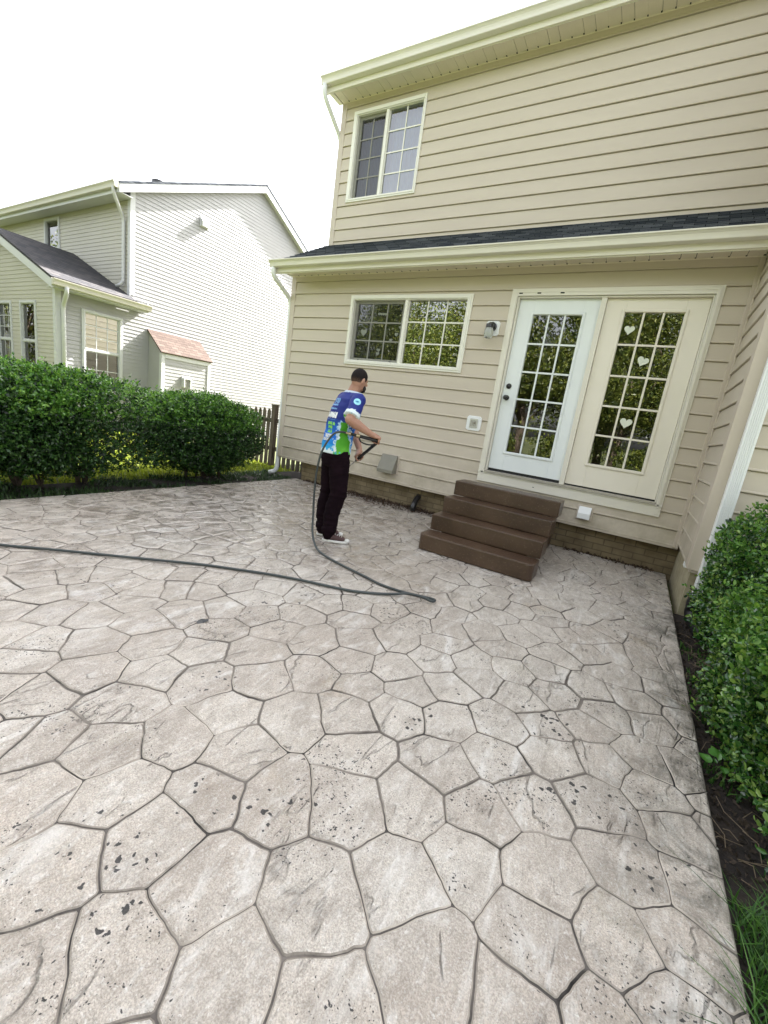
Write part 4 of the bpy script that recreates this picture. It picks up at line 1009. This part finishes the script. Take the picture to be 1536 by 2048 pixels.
blades('bed_grass', 5200, rect(5.97, 6.6, -5.2, -3.98, -.05, 0), .04, .14, .0055, M_BLADE, 33, .9)
blades('bed_weeds', 1500, rect(5.97, 6.5, -3.6, -1.9, -.05, 4), .02, .06, .010, M_BLADE, 34, .8)
# dry twigs lying on the soil
rr = random.Random(9); tw = MB()
for i in range(150):
    x, y = rr.uniform(5.98, 6.45), rr.uniform(-3.9, -1.7); a = rr.uniform(0, 6.28); L_ = rr.uniform(.05, .22); z = -.035+rr.uniform(0, .02)
    tw.tube([(x, y, z), (x+math.cos(a)*L_*.5, y+math.sin(a)*L_*.5, z+rr.uniform(0, .03)), (x+math.cos(a+.3)*L_, y+math.sin(a+.3)*L_, z+rr.uniform(-.005, .03))], .0016, 4)
tag(tw.build('dry_twigs', mat('dry_twig', (.16, .12, .08), .9), None), kind='stuff')
# mulch crumbs
rng = np.random.default_rng(41); n = 5000
P = np.stack([5.96+.6*rng.random(n), -3.9+2.6*rng.random(n), -.045+.006*rng.random(n)], 1)
V, F = leaves(P, norm(rng.normal(0, 1, (n, 3))*np.array([1, 1, .3])), .012+.02*rng.random(n), .5, .1, .4, False, rng)
tag(fastmesh('mulch', V, 0, F, mat('mulch_bark', (.03, .022, .016), .9, (.07, .05, .035), 60)), kind='stuff')
# leaf litter at the foot of the brick
n = 5200; xs = .6+5.2*rng.random(n); heavy = np.exp(-((xs-2.3)/.75)**2)
P = np.stack([xs, .10 - np.abs(rng.normal(0, 1, n))*(.045+.10*heavy) - .25*heavy*(rng.random(n) < .08), .003+.022*rng.random(n)*(.5+heavy)], 1)
P = P[(rng.random(n) < .30+.9*heavy) & ~((P[:, 0] > 3.6) & (P[:, 0] < 4.88))]; n = len(P)
V, F = leaves(P, norm(rng.normal(0, 1, (n, 3))), .015+.03*rng.random(n), .55, .05, .4, False, rng)
tag(fastmesh('leaf_litter', V, 0, F, leaf_mat('dead_leaf', [(.03, .018, .010), (.07, .04, .02), (.05, .03, .018)], .7, .05)), kind='stuff')
# broad-leaved weed at the slab edge
wd = thing('weed', (5.97, -3.33, -.05), 'small weed with two round bright leaves at the slab edge', 'plant')
for k, (x, y, z, r_, a) in enumerate(((5.955, -3.34, .030, .028, .4), (6.00, -3.30, .045, .034, 2.0), (6.02, -3.36, .02, .02, 3.4))):
    q = MB(); n_ = 16; ring = []
    for i in range(n_):
        t = 2*math.pi*i/n_; rr_ = r_*(1 - .25*max(0, math.cos(t))**6)
        ring.append((x+math.cos(t+a)*rr_, y+math.sin(t+a)*rr_, z+.006*math.cos(2*t)))
    for i in range(n_): q.poly([(x, y, z-.004), ring[i], ring[(i+1) % n_]])
    q.build('leaf', leaf_mat('weed_leaf', [(.07, .22, .03), (.10, .28, .05)], .45, .3), wd)
    q = MB(); q.tube([(5.98, -3.33, -.05), (x*.5+5.98*.5, y*.5-3.33*.5, z*.6), (x, y, z-.005)], .0015, 5); q.build('stem', M_BLADE, wd)
# a dark wet leaf on the slab
q = MB(); ring = []
for i in range(14):
    t = 2*math.pi*i/14; r_ = .024*(1+.3*math.sin(3*t)); ring.append((3.50+math.cos(t)*r_, -4.075+math.sin(t)*r_*1.3, .004+.006*math.sin(2*t)))
for i in range(14): q.poly([(3.50, -4.075, .006), ring[i], ring[(i+1) % 14]])
tag(q.build('dead_leaf', mat('black_leaf', (.02, .022, .025), .4), None), 'single dark wet leaf lying on the pale patio stones', 'leaf')

# ================================================================== TREES BEHIND THE CAMERA (seen in the panes)
M_TLEAF = leaf_mat('tree_leaf', [(.018, .036, .007), (.055, .085, .014), (.12, .155, .026), (.25, .275, .055)], .4, .35)
def tree_meshes(seed, h, r):
    rng = np.random.default_rng(seed); n = 16000
    cl = norm(rng.normal(0, 1, (46, 3)))*rng.random((46, 1))**.5*np.array([r, r, h*.40]) + np.array([0, 0, h*.56])
    ci = rng.integers(0, 46, n)
    P = cl[ci] + norm(rng.normal(0, 1, (n, 3)))*(rng.random((n, 1))**.6)*r*.40
    P = P[P[:, 2] > .35]
    V, F = leaves(P, norm(P-np.array([0, 0, h*.5])), (.085+.085*rng.random(len(P)))*(1.1 if h > 7 else 1), .55, .1, .3, False, rng)
    q = MB(); R2 = random.Random(seed)
    q.tube([(0, 0, -.1), (.05, 0, h*.2), (-.05, .08, h*.45), (0, 0, h*.75)], [.22, .17, .12, .03], 10)
    for i in range(10):
        c = cl[R2.randrange(46)]; z0 = h*R2.uniform(.15, .5)
        q.tube([(0, 0, z0), (c[0]*.5, c[1]*.5, (z0+c[2])/2+.1), tuple(c)], [.08, .05, .015], 6)
    return V, F, q
protos = []
TG = 'sunlit trees behind the photographer'
labs = ['tall leafy sunlit tree reflected in the lower window', 'leafy green tree reflected in the glazed patio doors']
for k, (h, r) in enumerate(((8.5, 2.7), (6.2, 2.3))):
    V, F, q = tree_meshes(60+k, h, r)
    root = thing('tree', (0, 0, -.1), labs[k], 'tree', TG)
    fo = fastmesh('crown', V, 0, F, M_TLEAF, root); tr = q.build('trunk', M_BARK, root, smooth=True)
    protos.append((root, fo, tr))
spots = [(-11.5, -15.5, 0), (-8.0, -17, 0), (-5.2, -14.5, 1), (-2.6, -17, 0), (.2, -15.5, 1), (2.4, -17.5, 0), (4.4, -15, 1), (6.6, -17, 0), (9.2, -15.5, 1), (-3.8, -20, 0), (3.4, -20, 0), (-9.5, -20.5, 0), (-19, -4.6, 0), (-22.5, -7.8, 0), (-27, -3.5, 0), (-17.5, -9.5, 1), (-24, -11.5, 0)]
used = [False, False]
for i, (x, y, k) in enumerate(spots):
    root, fo, tr = protos[k]
    if used[k]:
        r2 = root.copy(); COL.objects.link(r2)
        for ch in (fo, tr):
            c2 = ch.copy(); COL.objects.link(c2); c2.parent = r2
        root = r2
    used[k] = True
    root.location = (x, y, -.1); root.rotation_euler = (0, 0, i*1.7); s = .9+.05*((i*7) % 6); root.scale = (s, s, s)
# low yard shrubs under the trees
for i in range(7):
    x = -9+i*2.9
    bush('yard_shrub', (x, -12.6-(i % 2)*.9, .6), (.95, .8, .75), 0, 700, 7, .11, 'low green yard shrub reflected at the foot of the door panes', 'shrub', 'yard shrubs behind the photographer', M_TLEAF, 2.2, 3, 80+i, .1)
#PERSON#
# ================================================================== PERSON
def v3(*a): return Vector(a)
def ellipsoid(mb, c, rx, ry, rz, ax=(1,0,0), ay=(0,1,0), az=(0,0,1), nu=16, nv=10):
    ax, ay, az = Vector(ax).normalized(), Vector(ay).normalized(), Vector(az).normalized(); c = Vector(c); n = len(mb.v)
    mb.v.append(tuple(c - az*rz))
    for j in range(1, nv):
        ph = -math.pi/2 + math.pi*j/nv
        for i in range(nu):
            th = 2*math.pi*i/nu
            mb.v.append(tuple(c + ax*rx*math.cos(ph)*math.cos(th) + ay*ry*math.cos(ph)*math.sin(th) + az*rz*math.sin(ph)))
    mb.v.append(tuple(c + az*rz)); last = len(mb.v)-1
    for i in range(nu):
        k = (i+1) % nu
        mb.f.append((n, n+1+k, n+1+i)); mb.m.append(0)
        for j in range(nv-2):
            a = n+1+j*nu; mb.f.append((a+i, a+k, a+nu+k, a+nu+i)); mb.m.append(0)
        a = n+1+(nv-2)*nu; mb.f.append((a+i, a+k, last)); mb.m.append(0)
def limb(mb, pts, rs, seg=12):
    pts = [Vector(p) for p in pts]
    mb.tube(pts, rs, seg)
    for p, r in zip(pts, rs): ellipsoid(mb, p, r, r, r, nu=12, nv=8)
def fuse(name, mb, voxel, mats, parent, smooth_it=4, decim=None):
    o = mb.build(name, mats, None)
    md = o.modifiers.new('r', 'REMESH'); md.mode = 'VOXEL'; md.voxel_size = voxel; md.use_smooth_shade = True
    if smooth_it:
        s = o.modifiers.new('s', 'SMOOTH'); s.factor = .5; s.iterations = smooth_it
    dg = bpy.context.evaluated_depsgraph_get(); me = bpy.data.meshes.new_from_object(o.evaluated_get(dg))
    o.modifiers.clear(); old = o.data; o.data = me; bpy.data.meshes.remove(old); me.name = name
    me.materials.clear()
    for x in (mats if isinstance(mats, (list, tuple)) else [mats]): me.materials.append(x)
    me.polygons.foreach_set('material_index', [0]*len(me.polygons)); me.polygons.foreach_set('use_smooth', [True]*len(me.polygons))
    if parent: o.parent = parent; o.matrix_parent_inverse = parent.matrix_basis.inverted()
    return o
M_SKIN = mat('skin', (.42, .235, .165), .5, (.36, .185, .125), 9, .1, 120)
M_HAIR = mat('dark_hair', (.016, .011, .010), .75, (.035, .026, .022), 60, .9, 220)
M_TROU = mat('maroon_black_fleece', (.0065, .0030, .0048), .9, (.011, .005, .008), 8, .5, 40, .08)
F_ = Vector((.485, .875, 0)); Rt = Vector((.875, -.485, 0)); UP = Vector((0, 0, 1))
person = thing('person', (2.90, -2.20, 0), 'man in a blue and green printed shirt and dark trousers holding a pressure washer wand', 'person')
B = MB()
Fh = Vector((.30, .954, 0)).normalized(); Rh = Vector((Fh.y, -Fh.x, 0)); HC = Vector((3.012, -2.125, 1.575))
tl = (UP*.985 + Fh*.17).normalized(); fh = (Fh*.985 - UP*.17).normalized()
HS = .86
_n0 = len(B.v)
ellipsoid(B, HC, .074, .094, .108, Rh, fh, tl, 20, 14)                                   # skull
ellipsoid(B, HC + fh*.030 - tl*.055, .058, .066, .064, Rh, fh, tl)                       # jaw
ellipsoid(B, HC + fh*.062 - tl*.088, .026, .026, .022, Rh, fh, tl)                       # chin
limb(B, [HC+fh*.088+tl*.005, HC+fh*.112-tl*.028], [.010, .014], 8)                        # nose
for s in (-1, 1):
    ellipsoid(B, HC + Rh*s*.077 - fh*.002 - tl*.012, .010, .020, .032, Rh, (fh*.9+tl*.2), tl, 10, 8)   # ears
    ellipsoid(B, HC + Rh*s*.032 + fh*.084 + tl*.004, .014, .008, .010, Rh, fh, tl, 8, 6)               # brow/eye socket pad
ellipsoid(B, HC + fh*.092 - tl*.058, .024, .010, .011, Rh, fh, tl, 8, 6)                 # mouth
B.v[_n0:] = [tuple(HC + (Vector(p)-HC)*HS) for p in B.v[_n0:]]
limb(B, [(2.955, -2.16, 1.38), (2.972, -2.148, 1.45), (2.998, -2.133, 1.53)], [.066, .057, .054])
# hidden torso, pelvis and legs inside the clothes
limb(B, [(2.895, -2.205, .92), (2.915, -2.19, 1.12), (2.945, -2.16, 1.33)], [.095, .10, .10])
rS, lS = Vector((3.105, -2.235, 1.385)), Vector((2.80, -2.055, 1.385))
limb(B, [rS, (2.955, -2.15, 1.40), lS], [.055, .07, .055])
rE, rW = Vector((3.135, -2.375, 1.205)), Vector((3.268, -2.215, 1.105))
limb(B, [rS, rS.lerp(rE, .55), rE], [.052, .051, .044])
limb(B, [rE, rE.lerp(rW, .30), rE.lerp(rW, .65), rW], [.043, .048, .038, .029])
lE, lW = Vector((2.835, -1.865, 1.10)), Vector((2.995, -1.945, .905))
limb(B, [lS, lS.lerp(lE, .5), lE], [.052, .048, .042])
limb(B, [lE, lE.lerp(lW, .3), lE.lerp(lW, .7), lW], [.041, .044, .034, .028])
hipC = Vector((2.90, -2.20, .90))
rH, lH = Vector((2.972, -2.24, .86)), Vector((2.832, -2.165, .86))
rK, lK = Vector((2.998, -2.225, .48)), Vector((2.812, -2.145, .47))
rA, lA = Vector((2.958, -2.262, .085)), Vector((2.800, -2.160, .085))
for a, b, c in ((rH, rK, rA), (lH, lK, lA)): limb(B, [a, b, c], [.07, .05, .038])
# hands: palm, four fingers, thumb
L0, L1 = Vector((3.303, -2.140, 1.030)), Vector((2.977, -1.965, .805))
LD = (L1-L0).normalized()
G0, G1 = Vector((3.112, -2.300, 1.078)), Vector((3.300, -2.165, 1.052))
GD = (G1-G0).normalized()
def grip(wrist, C_, axis, into, rad, palm_dir, thumb_side, sz=1.0):
    """hand closed round a bar: C_ bar point, axis along the bar (index -> little), into = from wrist side towards bar"""
    ax = axis.normalized(); pd = (palm_dir - ax*palm_dir.dot(ax)).normalized(); side = ax.cross(pd).normalized()
    pc = C_ + pd*(rad+.020)
    ellipsoid(B, pc, .040*sz, .017*sz, .036*sz, ax, pd, side, 12, 8)
    limb(B, [wrist, wrist.lerp(pc, .6), pc], [.028, .027, .022], 10)
    for k, (o, ln, r_) in enumerate(((-.030, .95, .0088), (-.010, 1.05, .0092), (.010, 1.0, .0088), (.028, .82, .0076))):
        base = C_ + ax*o*sz
        P = []
        for t in (10, 55, 105, 155, 195):
            a = math.radians(t)*ln
            P.append(base + (pd*math.cos(a) + side*thumb_side*math.sin(a))*(rad + .011 + (.010 if t < 20 else 0)))
        limb(B, P, [r_*1.1, r_*1.05, r_, r_*.95, r_*.85], 8)
    tb = pc - ax*.034*sz - side*thumb_side*.012
    limb(B, [tb, C_ - ax*.030 - side*thumb_side*(rad+.012) + pd*.006, C_ - ax*.036 - side*thumb_side*(rad+.004) - pd*(rad+.004)], [.0125, .0105, .009], 8)
grip(rW, Vector((3.300, -2.165, 1.052)), GD*-1, None, .016, Vector((-.05, -.35, .9)), 1)
grip(lW, L0.lerp(L1, .80), LD*-1, None, .015, Vector((.35, -.4, .6)), -1)
body = fuse('body', B, .0048, M_SKIN, person, 3)
# hair, beard, eyes
H = MB()
ellipsoid(H, HC - fh*.006 + tl*.010, .0795, .100, .110, Rh, fh, tl, 24, 18)
H.v = [tuple(HC + (Vector(p)-HC)*HS) for p in H.v]
hair = fuse('hair', H, .0045, M_HAIR, person, 1)
bm = bmesh.new(); bm.from_mesh(hair.data)
def hair_keep(p):
    q = (Vector(p) - HC)/HS; z = q.dot(tl); f = q.dot(fh)
    lim = -.045 + max(0, f)*.55 + max(0, f-.045)*2.2
    if abs(q.dot(Rh)) > .06 and .0 < f < .05: lim -= .02
    return z > lim
bmesh.ops.delete(bm, geom=[v for v in bm.verts if not hair_keep(v.co)], context='VERTS'); bm.to_mesh(hair.data); bm.free()
M_HAIR2 = bpy.data.materials.new('faded_hair'); M_HAIR2.use_nodes = True
_p = M_HAIR2.node_tree.nodes['Principled BSDF']; _p.inputs['Roughness'].default_value = .8; _p.inputs['Specular IOR Level'].default_value = .2
_a = M_HAIR2.node_tree.nodes.new('ShaderNodeAttribute'); _a.attribute_name = 'fade'; M_HAIR2.node_tree.links.new(_a.outputs['Color'], _p.inputs['Base Color'])
hair.data.materials.clear(); hair.data.materials.append(M_HAIR2)
_c = hair.data.color_attributes.new('fade', 'FLOAT_COLOR', 'POINT')
for i, v in enumerate(hair.data.vertices):
    q = (v.co - HC)/HS; z = q.dot(tl) + .045 - max(0, q.dot(fh))*.55
    t = max(0, min(1, z/.055 + noise.noise(v.co*90)*.25)); k = .8+.5*noise.noise(v.co*140)
    _c.data[i].color = (*[max(.004, (a*(1-t)+b*t)*k) for a, b in zip((.12, .072, .052), (.014, .010, .010))], 1)
    v.co = HC + (v.co-HC)*(.955 + .045*t)
H = MB()
for i in range(-5, 6):
    a = i/5*1.25
    c = HC + Rh*math.sin(a)*.060 + fh*(.034+math.cos(a)*.046) - tl*(.072 + .020*math.cos(a))
    ellipsoid(H, c, .016, .016, .026+.008*math.cos(a), Rh, fh, tl, 8, 6)
H.v = [tuple(HC + (Vector(p)-HC)*HS) for p in H.v]
fuse('beard', H, .0045, M_HAIR, person, 2)
for s in (-1, 1):
    H = MB(); ellipsoid(H, HC + Rh*s*.031 + fh*.083 + tl*.001, .011, .008, .007, Rh, fh, tl, 10, 8)
    H.v = [tuple(HC + (Vector(p)-HC)*HS) for p in H.v]
    H.build('eye', M_WHITE, person, smooth=True)
# trousers
T = MB()
def ring_body(mb, rings, seg=28):
    n = len(mb.v)
    for (c, w_, d_, R_, Fd) in rings:
        c = Vector(c)
        for i in range(seg):
            t = 2*math.pi*i/seg; mb.v.append(tuple(c + R_*w_*math.cos(t) + Fd*d_*math.sin(t)))
    K = len(rings)
    for j in range(K-1):
        for i in range(seg):
            k = (i+1) % seg; mb.f.append((n+j*seg+i, n+j*seg+k, n+(j+1)*seg+k, n+(j+1)*seg+i)); mb.m.append(0)
    mb.f.append(tuple(n+i for i in reversed(range(seg)))); mb.m.append(0)
    mb.f.append(tuple(n+(K-1)*seg+i for i in range(seg))); mb.m.append(0)
Rp = Vector((.85, -.53, 0)).normalized(); Fp = Vector((.53, .85, 0)).normalized()
ring_body(T, [((2.90, -2.205, .74), .135, .12, Rp, Fp), ((2.897, -2.21, .82), .158, .135, Rp, Fp), ((2.897, -2.205, .90), .160, .130, Rp, Fp), ((2.90, -2.20, .97), .152, .120, Rp, Fp)])
rr = random.Random(4)
for (a, b, c, s) in ((rH, rK, rA, 1), (lH, lK, lA, -1)):
    ft = Vector((.81, .59, 0))
    pts = [a, a.lerp(b, .35), a.lerp(b, .75), b, b.lerp(c, .3)-ft*.012, b.lerp(c, .6)-ft*.012, b.lerp(c, .80), b.lerp(c, .90), c+Vector((0, 0, .02)), c+Vector((.004, 0, -.012))]
    rs = [.100, .100, .090, .082, .081, .076, .072, .078, .068, .060]
    limb(T, pts, rs, 16)
trou = fuse('trousers', T, .008, M_TROU, person, 4)
for v in trou.data.vertices:
    p = v.co; z = p.z
    amp = .004 + .007*max(0, 1-abs(z-.12)/.22) + .005*max(0, 1-abs(z-.48)/.14) + .004*max(0, 1-abs(z-.80)/.12)
    nn = noise.noise(Vector((p.x*9, p.y*9, z*24)))*.7 + noise.noise(Vector((p.x*15+4, p.y*15, z*48)))*.5
    v.co = p + v.normal*amp*nn*1.6
# shirt
SH = MB()
rings = [((2.892, -2.207, .868), .176, .140), ((2.893, -2.205, .93), .172, .136), ((2.902, -2.197, 1.06), .174, .130), ((2.918, -2.184, 1.20), .184, .134), ((2.938, -2.168, 1.31), .190, .130), ((2.952, -2.158, 1.385), .178, .110), ((2.962, -2.150, 1.432), .120, .085), ((2.970, -2.146, 1.462), .074, .070)]
ring_body(SH, [(c, w_, d_, Rt, F_) for c, w_, d_ in rings], 36)
rT, lT = rS.lerp(rE, .86), lS.lerp(lE, .80)
limb(SH, [rS + Vector((-.05, .03, .005)), rS, rS.lerp(rE, .45)], [.070, .068, .068], 16)
limb(SH, [lS + Vector((.05, -.03, .005)), lS, lS.lerp(lE, .45)], [.070, .066, .066], 16)
SH.tube([rS.lerp(rE, .3), rS.lerp(rE, .6), rT], [.066, .071, .073], 16); SH.tube([lS.lerp(lE, .3), lS.lerp(lE, .6), lT], [.064, .068, .070], 16)
def shirt_mat():
    M = bpy.data.materials.new('printed_shirt'); M.use_nodes = True
    P = M.node_tree.nodes['Principled BSDF']; P.inputs['Roughness'].default_value = .65; P.inputs['Specular IOR Level'].default_value = .3
    a = M.node_tree.nodes.new('ShaderNodeAttribute'); a.attribute_name = 'print'; M.node_tree.links.new(a.outputs['Color'], P.inputs['Base Color'])
    return M
shirt = fuse('shirt', SH, .0065, shirt_mat(), person, 3)
for v in shirt.data.vertices:
    p = v.co
    nn = noise.noise(Vector((p.x*8, p.y*8, p.z*16))) + .6*noise.noise(Vector((p.x*17, p.y*17, p.z*30+5)))
    v.co = p + v.normal*.006*nn
NAVY, BLUE, SKYB, GREEN, WHITE_, LIME = (.014, .026, .20), (.010, .16, .66), (.025, .38, .78), (.06, .30, .015), (.68, .78, .82), (.12, .45, .04)
def lerp3(a, b, t): t = max(0, min(1, t)); return tuple(x+(y-x)*t for x, y in zip(a, b))
col = shirt.data.color_attributes.new('print', 'FLOAT_COLOR', 'POINT')
arm_ax = (rE-rS).normalized()
for i, v in enumerate(shirt.data.vertices):
    p = v.co; z = p.z
    q = p - Vector((2.912, -2.19, z)); sd_, fd = q.dot(Rt), q.dot(F_)
    n1 = noise.noise(Vector((p.x*22, p.y*22, z*22))); n2 = noise.noise(Vector((p.x*60, p.y*60, z*60)))
    c = lerp3(NAVY, BLUE, (1.20 - z + n1*.05)/.14); c = lerp3(c, SKYB, (1.02 - z + n1*.05)/.10)
    if z < .903 + n1*.03 + n2*.02: c = WHITE_
    along = (p-rS).dot(arm_ax); rad = ((p-rS) - arm_ax*along).length
    onarm = along > .05 and rad < .085 and sd_ > .16
    alongL = (p-lS).dot((lE-lS).normalized()); onL = alongL > .08 and sd_ < -.15
    # green flank panel, narrow at the armpit and wide at the hem, edged in splashed white
    if not onarm and z < 1.175 + n1*.02:
        ang = math.degrees(math.atan2(fd, sd_)); wdt = 4 + (1.20-z)*85
        d = wdt - abs(ang + 12 - (1.08-z)*30 + n1*9)
        if abs(ang) < 120 and d > 0: c = lerp3(GREEN, LIME, (1.0-z)/.12 + n1*.4)
        elif abs(ang) < 140 and d > -9 - n2*16: c = lerp3(WHITE_, SKYB, .2 + n1*.6)
        if z < .895 + n2*.02 and abs(ang+12) < wdt*.9: c = lerp3(LIME, SKYB, n2*1.5)
    if onarm:
        c = NAVY
        e = along/(rT-rS).length
        if e > .80 + n1*.10 + n2*.08: c = WHITE_ if n1 > -.25 else SKYB
        if e > .95 and n1 > .22: c = LIME
    if onL and alongL/(lT-lS).length > .75: c = WHITE_
    if z > 1.447: c = (.50, .58, .68)
    col.data[i].color = (*c, 1)
# printing on the back and the sleeve badge, laid on the cloth
def bvh_of(o):
    return BVHTree.FromPolygons([tuple(v.co) for v in o.data.vertices], [tuple(p.vertices) for p in o.data.polygons])
sbv = bvh_of(shirt)
def print_text(body, u, z, size, col_, boldness=.004):
    cu = bpy.data.curves.new('t', 'FONT'); cu.body = body; cu.size = size; cu.offset = boldness*size/.04*.5; cu.align_x = 'RIGHT'; cu.resolution_u = 2
    to = bpy.data.objects.new('t', cu); COL.objects.link(to)
    me = bpy.data.meshes.new_from_object(to.evaluated_get(bpy.context.evaluated_depsgraph_get()))
    bpy.data.objects.remove(to)
    bm = bmesh.new(); bm.from_mesh(me)
    bmesh.ops.subdivide_edges(bm, edges=[e for e in bm.edges if e.calc_length() > .012], cuts=2, use_grid_fill=False)
    for v in bm.verts:
        o_ = Vector((2.912, -2.19, 0)) - F_*.6 + Rt*(u+v.co.x) + UP*(z+v.co.y)
        hit = sbv.ray_cast(o_, F_)
        v.co = (hit[0] + hit[1].normalized()*(.0025 if hit[1].dot(F_) < 0 else -.0025)) if hit[0] is not None else o_ + F_*.46
    bm.to_mesh(me); bm.free(); me.name = 'shirt_print'; me.materials.append(col_)
    o = bpy.data.objects.new('shirt_print', me); COL.objects.link(o); o.parent = person; o.matrix_parent_inverse = person.matrix_basis.inverted()
M_PW = mat('white_print', (.75, .78, .80), .6); M_PG = mat('green_print', (.22, .62, .10), .6); M_PB = mat('pale_blue_print', (.16, .34, .66), .6)
print_text('9-9961', .105, 1.205, .058, M_PW, .010)
print_text('___________', .095, 1.185, .022, M_PB, .004)
print_text('ING &', .100, 1.135, .036, M_PG, .006)
print_text('ING', .078, 1.100, .036, M_PG, .006)
print_text('ALS', .078, 1.062, .036, M_PG, .006)
print_text('___________', .09, 1.050, .022, M_PW, .004)
print_text('CRETE', .088, 1.018, .034, M_PW, .006)
print_text('ROOF', .055, .985, .034, M_PW, .006)
for zz, ln in ((1.345, '((O))'), (1.305, '~~~~~~'), (1.270, '~~~~~~')): print_text(ln, .07, zz, .05, M_PB, .006)
bd = MB(); nn = (Vector((.588, -.809, .25))).normalized(); bc = rS.lerp(rE, .18); bx = nn.cross(UP).normalized(); by = bx.cross(nn)
def on_cloth(a, b, off):
    o_ = bc + nn*.3 + bx*a + by*b; h = sbv.ray_cast(o_, -nn); return tuple((h[0] if h[0] is not None else o_-nn*.23) + nn*off)
for (R0, R1, off, mi) in ((0, .033, .003, 0), (.0, .014, .0045, 1)):
    n_ = 20
    for i in range(n_):
        t0, t1 = 2*math.pi*i/n_, 2*math.pi*(i+1)/n_
        bd.poly([on_cloth(0, 0, off), on_cloth(R1*math.cos(t0), R1*math.sin(t0)*(.6 if mi else 1), off), on_cloth(R1*math.cos(t1), R1*math.sin(t1)*(.6 if mi else 1), off)], mi)
bd.build('sleeve_badge', [mat('badge_blue', (.30, .66, .80), .6), mat('badge_ink', (.03, .22, .42), .6)], person)
# shoes
M_CANV = mat('maroon_canvas', (.075, .040, .040), .8); M_RUB = mat('white_rubber', (.72, .71, .68), .5)
for (an, fd, lab) in ((rA, Vector((.86, .51, 0)), 0), (lA, Vector((.74, .67, 0)), 1)):
    fd.normalize(); sd2 = Vector((fd.y, -fd.x, 0)); heel = Vector((an.x, an.y, 0)) - fd*.055
    SO = MB(); out = []
    for i in range(36):
        t = 2*math.pi*i/36; x = math.cos(t); y = math.sin(t)
        fx = .132 + .134*x; wy = (.040 + .008*(x > 0)*x)*y*(1 - .16*max(0, -x))
        out.append(heel + fd*fx + sd2*wy)
    SO.prism([(p.x, p.y) for p in out], .001, .023, lambda t, p, q: (p, q, t))
    ellipsoid(SO, heel + fd*.250 + UP*.026, .034, .028, .020, sd2, fd, UP, 12, 8)
    sh = SO.build('shoe_sole', M_RUB, person, bevel=.006)
    U_ = MB()
    limb(U_, [heel+fd*.045+UP*.055, heel+fd*.05+UP*.085], [.036, .037], 12)
    limb(U_, [heel+fd*.045+UP*.045, heel+fd*.12+UP*.046, heel+fd*.20+UP*.036], [.036, .036, .030], 12)
    fuse('shoe', U_, .006, M_CANV, person, 2)
    LC = MB()
    for k in range(5):
        c = heel + fd*(.105+k*.022) + UP*(.088-k*.0065)
        LC.tube([c - sd2*.018, c + UP*.003, c + sd2*.018], .0035, 6)
    LC.build('shoelace', M_RUB, person)
# ------------------------------------------------------------------ wand and hose
wand = thing('spray_wand', tuple(G0), 'black pressure washer spray gun and lance held in both hands', 'spray gun')
M_BP = mat('black_rubber', (.012, .012, .013), .45); M_BR = mat('brass', (.42, .34, .20), .35, metal=.9)
q = MB(); q.tube([G0, G0.lerp(G1, .5), G1, G1+GD*.02], [.013, .016, .017, .012], 12); q.tube([G1, G1.lerp(L0, .5)+Vector((.01, .012, 0)), L0], .014, 10)
q.build('gun_body', M_BP, wand, smooth=True)
q = MB(); tg = [G0.lerp(G1, .35)-UP*.012, G0.lerp(G1, .40)-UP*.048, G0.lerp(G1, .75)-UP*.060, L0-UP*.012]
q.tube(bend(tg, 4), .007, 8); q.build('trigger_guard', M_BP, wand, smooth=True)
q = MB(); q.tube([L0, L0+LD*.02, L0.lerp(L1, .98), L1], [.013, .0155, .0155, .010], 12); q.build('lance_grip', M_BP, wand, smooth=True)
q = MB(); q.tube([L1, L1+LD*.30], .0055, 8); q.tube([L1+LD*.30, L1+LD*.34], .010, 8); q.build('lance', M_ALU, wand, smooth=True)
q = MB(); q.tube([G0-GD*.045, G0-GD*.02, G0-GD*.018, G0], [.010, .010, .017, .017], 12); q.tube([G0.lerp(G1, .22), G0.lerp(G1, .36)], .0185, 12); q.build('coupling', M_BR, wand)
def catmull(P, n=8):
    P = [Vector(p) for p in P]; P = [P[0]*2-P[1]] + P + [P[-1]*2-P[-2]]; out = []
    for i in range(1, len(P)-2):
        for k in range(n):
            t = k/n; a, b, c, d = P[i-1], P[i], P[i+1], P[i+2]
            out.append(.5*((2*b) + (c-a)*t + (2*a-5*b+4*c-d)*t*t + (3*b-a-3*c+d)*t**3))
    out.append(P[-2]); return out
hp = [tuple(G0-GD*.045), (3.045, -2.375, 1.085), (2.991, -2.412, 1.048), (2.931, -2.456, .901), (2.906, -2.474, .712), (2.900, -2.47, .50), (2.905, -2.46, .30), (2.955, -2.50, .12), (3.08, -2.58, .03), (3.233, -2.645, .0125),
      (3.437, -2.705, .0125), (3.573, -2.735, .0125), (3.749, -2.768, .0125), (3.919, -2.806, .0125), (4.091, -2.797, .0125), (4.225, -2.762, .0125), (4.318, -2.733, .0135), (4.362, -2.742, .016), (4.352, -2.782, .018), (4.275, -2.800, .032), (4.18, -2.835, .034), (4.09, -2.89, .016), (3.985, -2.983, .0125), (3.835, -3.085, .0125), (3.653, -3.156, .0125), (3.467, -3.222, .0125), (3.254, -3.318, .0125), (3.054, -3.428, .0125), (2.795, -3.581, .0125), (2.506, -3.793, .0125), (2.225, -3.999, .0125), (1.951, -4.199, .0125), (1.705, -4.39, .0125), (1.2, -4.75, .0125), (.9, -5.1, .0125)]
q = MB(); q.tube(catmull(hp), .0098, 8)
tag(q.build('pressure_hose', mat('grey_green_hose', (.050, .062, .062), .38, (.035, .042, .044), 3), None, smooth=True), 'dark grey-green pressure hose looping from the spray gun across the patio', 'hose')
